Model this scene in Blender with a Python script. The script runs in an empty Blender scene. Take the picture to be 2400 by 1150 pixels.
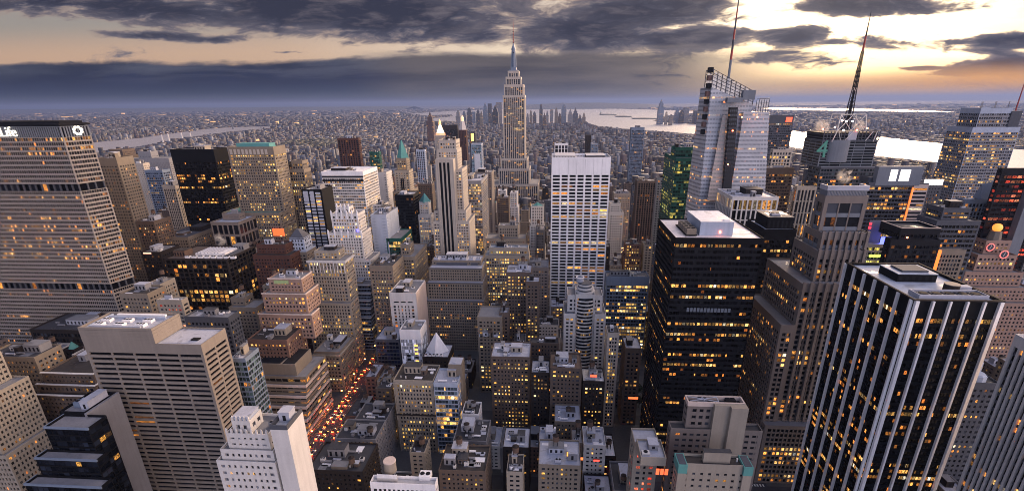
import bpy, math, random
import numpy as np
from mathutils import Matrix, Vector
R=math.radians
S=bpy.context.scene; COL=S.collection
# ------------------------------------------------------------------ camera
# X = west (right), Y = south (down the avenues), Z = up, metres; the camera stands on a deck 260 m up
FOC,PIT,ROL,PCX,PCY,YAW=1141.4,R(20.48),R(-.614),1215.5,666.5,R(-4.1)
_f=np.array([math.sin(YAW)*math.cos(PIT),math.cos(YAW)*math.cos(PIT),-math.sin(PIT)])
_r0=np.array([math.cos(YAW),-math.sin(YAW),0.]); _u0=np.cross(_r0,_f)
_r=_r0*math.cos(ROL)+_u0*math.sin(ROL); _u=-_r0*math.sin(ROL)+_u0*math.cos(ROL)
EYE=np.array([0,0,260.])
cd=bpy.data.cameras.new('camera'); cam=bpy.data.objects.new('camera',cd); COL.objects.link(cam)
cd.sensor_width=36; cd.lens=FOC*36/2400; cd.shift_x=(1200-PCX)/2400; cd.shift_y=(PCY-575)/2400
cd.clip_start=1; cd.clip_end=90000
cam.matrix_world=Matrix(((_r[0],_u[0],-_f[0],0),(_r[1],_u[1],-_f[1],0),(_r[2],_u[2],-_f[2],260),(0,0,0,1)))
S.camera=cam
def sight(px,py): return _f*FOC+_r*(px-PCX)-_u*(py-PCY)
def atY(px,py,Y): d=sight(px,py); return EYE+d*(Y/d[1])
def atX(px,py,X): d=sight(px,py); return EYE+d*(X/d[0])
def atZ(px,py,Z=0.): d=sight(px,py); return EYE+d*((Z-260)/d[2])
def proj(X,Y,Z):
    p=np.array([X,Y,Z])-EYE; d=p@_f
    return PCX+FOC*(p@_r)/d, PCY-FOC*(p@_u)/d
# ------------------------------------------------------------------ render settings
S.view_settings.view_transform='Standard'; S.view_settings.look='None'; S.view_settings.gamma=1
S.view_settings.exposure=0.80
S.render.engine='CYCLES'
S.cycles.use_denoising=True; S.cycles.filter_width=.95
S.cycles.max_bounces=5; S.cycles.diffuse_bounces=1; S.cycles.glossy_bounces=3; S.cycles.volume_bounces=0
S.cycles.sample_clamp_indirect=4
# ------------------------------------------------------------------ node helpers
class NT:
    def __init__(s,tree): s.t=tree
    def new(s,typ,**k):
        n=s.t.nodes.new(typ)
        for a,b in k.items(): setattr(n,a,b)
        return n
    def put(s,sock,v):
        if isinstance(v,bpy.types.NodeSocket): s.t.links.new(v,sock)
        elif v is not None:
            try: sock.default_value=v
            except Exception: sock.default_value=tuple(v)+(1,)
    def m(s,op,a,b=None,c=None,clamp=False):
        n=s.new('ShaderNodeMath',operation=op,use_clamp=clamp)
        for i,v in enumerate((a,b,c)):
            if v is not None: s.put(n.inputs[i],v)
        return n.outputs[0]
    def add(s,*a):
        o=a[0]
        for b in a[1:]: o=s.m('ADD',o,b)
        return o
    def mul(s,*a):
        o=a[0]
        for b in a[1:]: o=s.m('MULTIPLY',o,b)
        return o
    def sub(s,a,b): return s.m('SUBTRACT',a,b)
    def sm(s,x,a,b,c=0.,d=1.):
        n=s.new('ShaderNodeMapRange',interpolation_type='SMOOTHSTEP')
        for i,v in enumerate((x,a,b,c,d)): s.put(n.inputs[i],v)
        return n.outputs[0]
    def mix(s,f,a,b,mode='MIX'):
        n=s.new('ShaderNodeMix',data_type='RGBA',blend_type=mode)
        s.put(n.inputs[0],f); s.put(n.inputs[6],a if isinstance(a,bpy.types.NodeSocket) else tuple(a)+(1,)); s.put(n.inputs[7],b if isinstance(b,bpy.types.NodeSocket) else tuple(b)+(1,))
        return n.outputs[2]
    def xyz(s,x=0.,y=0.,z=0.):
        n=s.new('ShaderNodeCombineXYZ')
        for i,v in enumerate((x,y,z)): s.put(n.inputs[i],v)
        return n.outputs[0]
    def sep(s,v):
        n=s.new('ShaderNodeSeparateXYZ'); s.put(n.inputs[0],v); return n.outputs
    def noise(s,v,scale=1.,detail=4.,rough=.5,dist=0.,dim='3D',col=False):
        n=s.new('ShaderNodeTexNoise',noise_dimensions=dim)
        s.put(n.inputs['Vector'],v); n.inputs['Scale'].default_value=scale; n.inputs['Detail'].default_value=detail
        n.inputs['Roughness'].default_value=rough; n.inputs['Distortion'].default_value=dist
        return n.outputs[1 if col else 0]
    def white(s,v,dim='2D'):
        n=s.new('ShaderNodeTexWhiteNoise',noise_dimensions=dim)
        if dim=='1D': s.put(n.inputs['W'],v)
        else: s.put(n.inputs['Vector'],v)
        return n.outputs[0],n.outputs[1]
    def ramp(s,f,stops,interp='LINEAR'):
        n=s.new('ShaderNodeValToRGB'); s.put(n.inputs[0],f); e=n.color_ramp.elements; n.color_ramp.interpolation=interp
        while len(e)<len(stops): e.new(.5)
        for q,(p,c) in zip(e,stops): q.position=p; q.color=tuple(c)+(1,)
        return n.outputs[0]
# ------------------------------------------------------------------ world: dusk sky
SUN_AZ=R(27); SUN_EL=R(13)     # azimuth from +Y toward +X
w=bpy.data.worlds.new('World'); S.world=w; w.use_nodes=True
def build_world():
    t=w.node_tree; t.nodes.clear(); n=NT(t)
    out=n.new('ShaderNodeOutputWorld'); bg=n.new('ShaderNodeBackground'); bg.inputs[1].default_value=.1
    t.links.new(bg.outputs[0],out.inputs[0])
    sky=n.new('ShaderNodeTexSky',sky_type='NISHITA',sun_disc=False); sky.sun_elevation=SUN_EL; sky.sun_rotation=SUN_AZ
    sky.altitude=260; sky.dust_density=2.5
    d=n.sep(n.new('ShaderNodeTexCoord').outputs['Generated'])
    yc=n.m('MAXIMUM',d[1],.08)
    s=n.m('DIVIDE',d[0],yc); tt=n.m('DIVIDE',d[2],yc)
    def st(px,py): v=sight(px,py); return v[0]/v[1],v[2]/v[1]
    def blob(px,py,rx,ry,k,rot=0):
        a,b=st(px,py); rx/=1218.; ry/=1218.
        x=n.sub(s,float(a)); y=n.sub(tt,float(b))
        c_,s_=math.cos(R(rot)),math.sin(R(rot))
        u=n.mul(n.add(n.mul(x,c_),n.mul(y,s_)),1/rx); v=n.mul(n.sub(n.mul(y,c_),n.mul(x,s_)),1/ry)
        q=n.add(n.mul(u,u),n.mul(v,v))
        return n.mul(n.m('POWER',2.718,n.mul(q,-1.)),k)
    # warped cloud noise, stretched sideways as cloud seen from the side is
    P=n.xyz(n.mul(s,2.2),n.mul(tt,8.),0.)
    wv=n.noise(P,1.3,4,.55,col=True)
    vm=n.new('ShaderNodeVectorMath',operation='MULTIPLY_ADD'); n.put(vm.inputs[0],wv); vm.inputs[1].default_value=(.55,.55,.55); n.put(vm.inputs[2],P)
    f1=n.noise(vm.outputs[0],1.6,9,.6)
    f2=n.noise(vm.outputs[0],5.5,7,.62)
    f3=n.noise(n.xyz(n.mul(s,1.3),n.mul(tt,14.),3.),2.2,6,.55)
    B=[(60,5,330,36,1.3),(360,22,360,40,1.5,-6),(470,55,150,18,1.),(370,84,170,12,1.25,-3),(500,92,90,12,1.25),(230,30,150,16,1.1,-8),(640,70,120,14,.9,-5),(700,20,330,55,1.5,-4),(950,30,340,62,1.55),(880,92,150,20,.75,-4),
       (1130,60,260,46,1.25),(1330,72,220,42,1.45,-5),(1480,25,210,50,1.4),(1420,105,210,24,1.1),(1620,92,170,32,1.5),(1600,12,130,24,1.2),(1845,84,92,25,1.5),
       (2080,14,230,26,1.5),(1960,26,70,18,1.2),(1760,140,190,14,.75,3),(2090,105,130,16,1.0,-5),(1720,45,90,14,.7),(2190,60,90,10,.7),(2250,170,150,9,.8),(2350,96,190,20,1.4),(2300,125,200,20,1.2,-7),(2370,150,150,22,1.5),(2230,82,120,8,.9),(2170,160,60,8,1.),(1960,100,110,12,.8),(1800,125,120,9,.7),
       (2000,140,120,14,.55),(680,122,60,5,.8),(400,202,22,5,0.)]
    D=None
    for b in B:
        o=blob(*b); D=o if D is None else n.m('SMOOTH_MAX',D,o,.25)
    D=n.add(n.mul(n.m('MINIMUM',D,1.5),.84),n.mul(n.sub(f1,.5),2.5),n.mul(n.sub(f2,.5),1.25))
    rgt0=n.sm(s,st(900,100)[0],st(1600,100)[0])
    # clouds over the rest of the sky, above the view
    hi=n.sm(tt,.23,.4)
    D=n.add(D,n.mul(hi,n.sub(.8,n.mul(rgt0,1.1))))
    cov=n.sm(D,.36,.64); thick=n.sm(n.add(D,n.mul(n.sub(f2,.5),.5)),.42,1.2)
    # low bank near the horizon
    a1,b1=st(500,143); a2,b2=st(1300,148)
    edge=n.add(float(b1),n.mul(n.sub(f3,.5),.028),n.mul(n.sub(f1,.5),.03),n.mul(n.sub(f2,.5),.016))
    bank=n.mul(n.sm(n.sub(edge,tt),-.004,.008),n.sm(s,st(2150,150)[0],st(1150,150)[0]))
    bank2=n.mul(n.sm(n.sub(n.add(edge,n.mul(n.sub(f3,.45),.045),.006),tt),-.006,.012),n.sm(s,st(2000,150)[0],st(1450,150)[0]),n.sm(s,st(780,150)[0],st(1000,150)[0]))
    # colour of the open sky
    rgt=n.sm(s,st(600,100)[0],st(1500,100)[0])
    low=n.sm(tt,float(st(500,40)[1]),float(st(500,130)[1]))
    left=n.mix(low,(.40,.32,.28),(.78,.46,.30))
    clear=n.mix(rgt,left,(1.30,1.02,.78))
    glow=blob(1890,40,300,90,.75)
    clear=n.mix(n.m('MINIMUM',glow,1.),clear,(1.7,1.55,1.35))
    ora=blob(2330,188,330,26,1.)
    clear=n.mix(n.m('MINIMUM',ora,1.),clear,(1.45,.62,.13))
    thin=n.mul(n.sm(n.add(n.mul(f3,.6),n.mul(f1,.5)),.40,.60),rgt,.85)
    clear=n.mix(thin,clear,(.60,.44,.37))
    nis=n.new('ShaderNodeVectorMath',operation='SCALE'); n.put(nis.inputs[0],sky.outputs[0]); nis.inputs[3].default_value=.05
    clear=n.mix(1.,clear,nis.outputs[0],'ADD')
    # cloud colour: thin is warm grey, thick is slate blue
    cc=n.ramp(thick,[(0,(.58,.44,.38)),(.3,(.27,.235,.27)),(.62,(.105,.106,.155)),(1,(.052,.056,.095))])
    cc=n.mix(n.mul(n.sm(f2,.46,.72),.75),cc,(.27,.235,.27))
    cc=n.mix(n.mul(glow,.35),cc,(.5,.42,.38))
    col=n.mix(cov,clear,cc)
    bk=n.ramp(n.sm(tt,0.,float(b1)),[(0,(.17,.155,.17)),(.1,(.16,.16,.185)),(.22,(.075,.095,.135)),(.6,(.055,.07,.14)),(.86,(.08,.09,.15)),(1,(.17,.15,.17))])
    streak=n.mul(n.sm(n.add(n.mul(f3,.7),n.mul(f2,.3)),.43,.58),n.sm(tt,float(st(500,200)[1]),float(st(500,160)[1])))
    bk=n.mix(n.mul(streak,.9),bk,(.42,.36,.34))
    bk=n.mix(n.mul(n.sm(n.add(n.mul(f1,.6),n.mul(f2,.4)),.44,.58),n.sm(tt,.02,.05),.6),bk,(.045,.055,.088))
    f4=n.noise(n.xyz(n.mul(s,2.6),n.mul(tt,26.),7.),1.5,7,.6,.6)
    bk=n.mix(n.mul(n.sm(f4,.44,.60),n.sm(tt,float(st(500,205)[1]),float(st(500,165)[1])),n.sm(s,st(-100,150)[0],st(500,150)[0]),.8),bk,(.33,.28,.28))
    # slanting rays under the sun
    ang=n.m('ARCTAN2',n.sub(s,float(st(1880,-60)[0])),n.sub(float(st(1880,-60)[1]),tt))
    rays=n.sm(n.noise(n.xyz(n.mul(ang,9.),0.,0.),1.,3,.6),.4,.68)
    warm=n.sm(s,st(1050,150)[0],st(1900,150)[0])
    bk=n.mix(n.mul(warm,n.add(.12,n.mul(rays,.62))),bk,(.62,.50,.42))
    bk=n.mix(1.,bk,n.mix(warm,(.62,.78,1.14),(.95,.97,1.03)),'MULTIPLY'); col=n.mix(bank,col,bk)
    col=n.mix(n.mul(bank2,.8),col,n.mix(n.sm(f3,.35,.65),(.16,.145,.17),(.40,.33,.31)))
    # right: hazy warm veil over the horizon
    veil=n.mul(n.sm(tt,float(st(2000,150)[1]),float(st(2000,205)[1])),n.sm(s,st(1500,150)[0],st(1950,150)[0]))
    vc=n.mix(n.sm(f3,.4,.6),(.34,.27,.26),(.58,.42,.32))
    col=n.mix(n.mul(veil,.85),col,vc)
    col=n.mix(n.m('MINIMUM',n.mul(ora,n.add(.45,n.mul(f3,.9))),.92),col,(1.35,.60,.12))
    hz=n.mul(n.sm(tt,.014,.001),.45)
    col=n.mix(hz,col,n.mix(warm,(.15,.155,.185),(.46,.36,.33)))
    # behind and beside the camera, never in view: broken cloud, brighter toward the sunset side
    up=n.m('MAXIMUM',d[2],0.)
    g=n.noise(n.xyz(n.mul(d[0],2.),n.mul(d[1],2.),n.mul(d[2],3.)),1.5,6,.6)
    back=n.mix(n.sm(g,.38,.62),(.75,.82,1.16),(1.20,1.24,1.62))
    back=n.mix(n.sm(d[0],.15,.95),back,(2.6,1.9,1.5))
    back=n.mix(n.mul(n.sm(d[0],-.1,-.9),.75),back,(.20,.21,.30))
    back=n.mix(n.sm(d[2],.25,.72),back,n.mix(n.sm(g,.4,.6),(.16,.20,.36),(.35,.40,.62)))
    col=n.mix(n.sm(d[1],.12,.34),back,col)
    col=n.mix(n.sm(d[2],-.01,-.06),col,(.16,.16,.2))
    sc=n.new('ShaderNodeVectorMath',operation='SCALE'); n.put(sc.inputs[0],col); sc.inputs[3].default_value=10*.56
    vis=n.mul(n.sm(d[1],.12,.34),n.sub(1.,hi)); k_=n.m('MULTIPLY_ADD',vis,-.34,1.); k_=n.mul(k_,n.m('MULTIPLY_ADD',n.mul(hi,rgt0),1.2,1.)); k_=n.mul(k_,n.m('MULTIPLY_ADD',n.mul(vis,bank),-.44,1.)); n.put(sc.inputs[3],n.mul(k_,5.6))  # unseen sky above the frame brightened at right to light water and west faces
    t.links.new(sc.outputs[0],bg.inputs[0])
build_world()
w.cycles.sampling_method='MANUAL'; w.cycles.sample_map_resolution=1024
sl=bpy.data.lights.new('sun','SUN'); sl.energy=3.4; sl.angle=R(16); sl.color=(1,.68,.44)
so=bpy.data.objects.new('sun',sl); COL.objects.link(so)
so.rotation_euler=Vector((math.sin(SUN_AZ)*math.cos(SUN_EL),math.cos(SUN_AZ)*math.cos(SUN_EL),math.sin(SUN_EL))).to_track_quat('Z','Y').to_euler()
# ------------------------------------------------------------------ materials
MATS={}
def mat(key,fn):
    if key not in MATS:
        m=bpy.data.materials.new(key); m.use_nodes=True; n=NT(m.node_tree); b=m.node_tree.nodes['Principled BSDF']
        fn(n,b); MATS[key]=m
    return MATS[key]
PAL=dict(limestone=(0.400,0.351,0.303),beige=(0.29,0.25,0.205),tan=(0.19,0.157,0.125),brown=(0.105,0.077,0.062),brick=(0.147,0.087,0.070),pinkstone=(0.270,0.180,0.146),granite=(0.17,0.143,0.13),
  white=(.74,.72,.73),offwhite=(0.540,0.513,0.495),grey=(0.203,0.199,0.214),paleblue=(0.340,0.383,0.476),slate=(0.068,0.072,0.088),dark=(.013,.013,.016),black=(.006,.006,.0075),umber=(0.03,0.024,0.022),
  teal=(0.098,0.270,0.247),green=(0.021,0.084,0.070),steel=(0.150,0.165,0.195),redbrown=(0.085,0.042,0.033),tar=(.035,.035,.042),gravel=(.17,.17,.185),silver=(.36,.37,.43),sand=(.52,.42,.37),copper=(0.090,0.247,0.247),bluegrey=(0.150,0.188,0.255),rust=(0.120,0.076,0.056),fawn=(0.215,0.183,0.158),putty=(0.25,0.22,0.197),pearl=(0.425,0.433,0.468),roofpale=(.74,.66,.64))
def wall(c,rough=.85):
    rgb=PAL[c]
    def f(n,b):
        o=n.new('ShaderNodeTexCoord').outputs['Object']
        q=n.sep(o)
        a=n.noise(o,.06,5,.6); s=n.noise(n.xyz(n.mul(q[0],.5),n.mul(q[1],.5),n.mul(q[2],.03)),1.,4,.6); g=n.noise(o,1.4,3,.6)
        k=n.add(.55,n.mul(a,.4),n.mul(s,.36),n.mul(g,.18))
        v=n.new('ShaderNodeVectorMath',operation='SCALE'); v.inputs[0].default_value=rgb; n.put(v.inputs[3],k)
        n.put(b.inputs['Base Color'],v.outputs[0]); b.inputs['Roughness'].default_value=rough
        b.inputs['Specular IOR Level'].default_value=.25 if sum(rgb)>.2 else .1
    return mat('wall_'+c+('' if rough==.85 else '_%d'%(rough*100)),f)
def roofm(c):
    rgb=PAL[c]
    def f(n,b):
        o=n.new('ShaderNodeTexCoord').outputs['Object']
        a=n.noise(o,.09,6,.65,.8); g=n.noise(o,.9,4,.7); 
        k=n.add(.35,n.mul(a,.85),n.mul(g,.45))
        pud=n.sm(a,.56,.62)
        v=n.new('ShaderNodeVectorMath',operation='SCALE'); v.inputs[0].default_value=rgb; n.put(v.inputs[3],n.mul(k,n.sub(1.,n.mul(pud,.35))))
        n.put(b.inputs['Base Color'],v.outputs[0]); n.put(b.inputs['Roughness'],n.sub(.8,n.mul(pud,.45)))
    return mat('roof_'+c,f)
WARM=[(0,(1,.2,.03)),(.25,(1,.34,.06)),(.55,(1,.48,.11)),(.82,(1,.62,.22)),(.95,(1,.85,.6)),(1,(.9,.95,1))]
YELL=[(0,(1,.36,.05)),(.4,(1,.50,.10)),(.8,(1,.64,.2)),(1,(.95,.9,.65))]
LIME=[(0,(1,.6,.08)),(.5,(.95,.85,.18)),(1,(.8,1,.4))]
RED=[(0,(1,.05,.03)),(.5,(1,.12,.05)),(1,(1,.4,.2))]
def lights(n,u,v,lit,ramp,amp,sx=2.):
    """random lit windows on the cell grid u,v -> colour, strength"""
    fu=n.m('FLOOR',u); fv=n.m('FLOOR',v)
    a,ac=n.white(n.xyz(fu,fv,0.)); fl,_=n.white(fv,'1D')
    c=n.noise(n.xyz(n.mul(u,.16),n.mul(fv,.35),0.),1.,2,.5,dim='2D')
    thr=n.mul(lit*(.62 if ramp is WARM else 1.2),n.m('POWER',n.mul(fl,1.47 if ramp is WARM else 1.6),3.8 if ramp is WARM else 2.4),n.sm(c,.32,.68,.05,2.1))
    on=n.m('LESS_THAN',a,thr)
    s=n.sep(ac)
    col=n.ramp(n.add(n.mul(s[0],.75),n.mul(fl,.25)),ramp)
    fine=n.noise(n.xyz(n.mul(u,sx),n.mul(v,2.6),0.),1.7,2,.7,dim='2D')
    pw=n.mul(on,n.add(.09,n.mul(n.m('POWER',s[1],2.8),1.05)),n.sm(fine,.36,.62,.12,1.3),amp*1.0)
    return col,pw
def glass(lit=.3,ramp='W',tint=(.02,.022,.028),amp=1.5,rough=.12,key=None):
    rp=dict(W=WARM,Y=YELL,L=LIME,R=RED)[ramp]
    def f(n,b):
        q=n.sep(n.new('ShaderNodeUVMap').outputs[0])
        fu=n.m('FLOOR',q[0]); fv=n.m('FLOOR',q[1])
        r,_=n.white(n.xyz(fu,fv,5.),'3D')
        col,pw=lights(n,q[0],q[1],lit,rp,amp)
        v=n.new('ShaderNodeVectorMath',operation='SCALE'); v.inputs[0].default_value=tint; n.put(v.inputs[3],n.add(.4,n.mul(n.m('POWER',r,4.),2.6)))
        n.put(b.inputs['Base Color'],v.outputs[0]); n.put(b.inputs['Emission Color'],col); n.put(b.inputs['Emission Strength'],pw)
        n.put(b.inputs['Roughness'],n.add(rough,n.mul(r,.12))); b.inputs['Specular IOR Level'].default_value=.16
    return mat('glass_%s%.2f_%.2f_%.2f_%.2f%.2f'%(ramp,lit,tint[0],tint[2],amp,rough),f)
def fmat(c,bay=3.2,fl=3.6,wx=.5,wz=.5,lit=.2,ramp='Y',amp=1.2,gl=(.03,.033,.042)):
    """masonry with punched windows, on UVs in metres, for buildings too far to show relief"""
    rgb=PAL[c]; rp=dict(W=WARM,Y=YELL,L=LIME,R=RED)[ramp]
    def f(n,b):
        o=n.new('ShaderNodeTexCoord').outputs['Object']
        q=n.sep(n.new('ShaderNodeUVMap').outputs[0])
        u=n.mul(q[0],1/bay); v=n.mul(q[1],1/fl)
        x=n.m('ABSOLUTE',n.sub(n.m('FRACT',u),.5)); y=n.m('ABSOLUTE',n.sub(n.m('FRACT',v),.5))
        win=n.mul(n.m('LESS_THAN',x,wx/2),n.m('LESS_THAN',y,wz/2))
        a=n.noise(o,.05,4,.6); k=n.add(.55,n.mul(a,.9))
        V=n.new('ShaderNodeVectorMath',operation='SCALE'); V.inputs[0].default_value=rgb; n.put(V.inputs[3],k)
        n.put(b.inputs['Base Color'],n.mix(win,V.outputs[0],gl))
        col,pw=lights(n,u,v,lit,rp,amp)
        n.put(b.inputs['Emission Color'],col); n.put(b.inputs['Emission Strength'],n.mul(pw,win))
        n.put(b.inputs['Roughness'],n.sub(.85,n.mul(win,.65)))
    return mat('facade_%s_%.1f_%.1f_%.2f_%.2f_%.2f%s'%(c,bay,fl,wx,wz,lit,ramp),f)
def plain(key,rgb,rough=.6,metal=0.,emit=None,es=0.):
    def f(n,b):
        o=n.new('ShaderNodeTexCoord').outputs['Object']; g=n.noise(o,.5,4,.6)
        V=n.new('ShaderNodeVectorMath',operation='SCALE'); V.inputs[0].default_value=rgb; n.put(V.inputs[3],n.add(.7,n.mul(g,.6)))
        n.put(b.inputs['Base Color'],V.outputs[0]); b.inputs['Roughness'].default_value=rough; b.inputs['Metallic'].default_value=metal
        if emit: b.inputs['Emission Color'].default_value=tuple(emit)+(1,); b.inputs['Emission Strength'].default_value=es
    return mat(key,f)
# ------------------------------------------------------------------ mesh builder
class MB:
    def __init__(s): s.v=[];s.f=[];s.u=[];s.m=[]
    def quad(s,a,b,c,d,uv=None,m=0):
        i=len(s.v); s.v+=[tuple(map(float,p)) for p in (a,b,c,d)]; s.f.append((i,i+1,i+2,i+3)); s.m.append(m)
        if uv is None:
            L=math.hypot(b[0]-a[0],b[1]-a[1]); o=a[0]*.7+a[1]*1.3
            uv=((o,a[2]),(o+L,b[2]),(o+L,c[2]),(o,d[2])) if abs(c[2]-b[2])+abs(d[2]-a[2])>1e-6 else tuple((p[0],p[1]) for p in (a,b,c,d))
        s.u+=list(uv)
    def ngon(s,pts,m=0):
        i=len(s.v); s.v+=[tuple(map(float,p)) for p in pts]; s.f.append(tuple(range(i,i+len(pts)))); s.m.append(m); s.u+=[(p[0],p[1]) for p in pts]
    def prism(s,poly,z0,z1,m=0,mt=None,top=True,bot=False):
        k=len(poly)
        for i in range(k):
            a,b=poly[i],poly[(i+1)%k]; s.quad((*a,z0),(*b,z0),(*b,z1),(*a,z1),m=m)
        if top: s.ngon([(*p,z1) for p in poly],m if mt is None else mt)
        if bot: s.ngon([(*p,z0) for p in poly[::-1]],m)
    def box(s,x0,x1,y0,y1,z0,z1,m=0,mt=None,bot=False): s.prism([(x0,y0),(x1,y0),(x1,y1),(x0,y1)],z0,z1,m,mt,True,bot)
    def bar(s,o,d,nrm,u0,u1,d0,d1,z0,z1,m=0,ends=True,lo=True,hi=True):
        """bar on a wall: o start, d along, nrm outward, from depth d0 (outer) in to d1"""
        def P(u,e,z): return (o[0]+d[0]*u-nrm[0]*e,o[1]+d[1]*u-nrm[1]*e,z)
        s.quad(P(u0,d0,z0),P(u1,d0,z0),P(u1,d0,z1),P(u0,d0,z1),m=m)
        s.quad(P(u0,d0,z1),P(u1,d0,z1),P(u1,d1,z1),P(u0,d1,z1),m=m)
        s.quad(P(u0,d1,z0),P(u1,d1,z0),P(u1,d0,z0),P(u0,d0,z0),m=m)
        if ends and lo:
            s.quad(P(u0,d1,z0),P(u0,d0,z0),P(u0,d0,z1),P(u0,d1,z1),m=m)
        if ends and hi:
            s.quad(P(u1,d0,z0),P(u1,d1,z0),P(u1,d1,z1),P(u1,d0,z1),m=m)
    def cone(s,x,y,z0,z1,r0,r1,k=16,m=0,cap=True):
        a=[(x+r0*math.cos(2*math.pi*i/k),y+r0*math.sin(2*math.pi*i/k),z0) for i in range(k)]
        b=[(x+r1*math.cos(2*math.pi*i/k),y+r1*math.sin(2*math.pi*i/k),z1) for i in range(k)]
        for i in range(k): s.quad(a[i],a[(i+1)%k],b[(i+1)%k],b[i],m=m)
        if cap and r1>0: s.ngon(b,m)
    def rod(s,p,q,r,r1=None,k=5,m=0):
        p=Vector(p);q=Vector(q); d=(q-p).normalized(); a=d.orthogonal().normalized(); b=d.cross(a); r1=r if r1 is None else r1
        A=[p+(a*math.cos(2*math.pi*i/k)+b*math.sin(2*math.pi*i/k))*r for i in range(k)]; B=[q+(a*math.cos(2*math.pi*i/k)+b*math.sin(2*math.pi*i/k))*r1 for i in range(k)]
        for i in range(k): s.quad(A[i],A[(i+1)%k],B[(i+1)%k],B[i],m=m)
    def build(s,name,mats,parent=None,smooth=False):
        if not s.v: return None
        me=bpy.data.meshes.new(name); o=(0,0,0)
        if parent is not None: o=TOP[parent.name]
        me.from_pydata([(a-o[0],b-o[1],c-o[2]) for a,b,c in s.v],[],s.f)
        uv=me.uv_layers.new(name='UVMap'); uv.data.foreach_set('uv',[t for p in s.u for t in p])
        me.polygons.foreach_set('material_index',s.m)
        if not isinstance(mats,(list,tuple)): mats=[mats]
        for m in mats: me.materials.append(m)
        if smooth: me.polygons.foreach_set('use_smooth',[True]*len(s.f))
        me.update()
        ob=bpy.data.objects.new(name,me); COL.objects.link(ob)
        if parent is not None: ob.parent=parent
        return ob
TOP={}     # world origin of each thing or part that has children
def tag(o,label=None,cat=None,group=None,kind=None):
    for k,v in (('label',label),('category',cat),('group',group),('kind',kind)):
        if v: o[k]=v
    return o
def thing(name,label,cat,loc,group=None):
    o=bpy.data.objects.new(name,None); COL.objects.link(o); o.location=loc; o.empty_display_size=2; TOP[o.name]=tuple(loc)
    return tag(o,label,cat,group)
def sub(o,parent): TOP[o.name]=TOP[parent.name]; return o     # a part that will carry sub-parts keeps its thing's origin
def shrink(poly,d):
    k=len(poly); L=[]
    for i in range(k):
        a,b=poly[i],poly[(i+1)%k]; l=math.hypot(b[0]-a[0],b[1]-a[1]); nx,ny=-(b[1]-a[1])/l,(b[0]-a[0])/l
        L.append((a[0]+nx*d,a[1]+ny*d,(b[0]-a[0])/l,(b[1]-a[1])/l))
    out=[]
    for i in range(k):
        x1,y1,dx1,dy1=L[i-1]; x2,y2,dx2,dy2=L[i]; den=dx1*dy2-dy1*dx2
        if abs(den)<1e-6: out.append((x2,y2)); continue
        t=((x2-x1)*dy2-(y2-y1)*dx2)/den; out.append((x1+dx1*t,y1+dy1*t))
    return out
RECT=lambda x0,x1,y0,y1:[(x0,y0),(x1,y0),(x1,y1),(x0,y1)]
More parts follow.
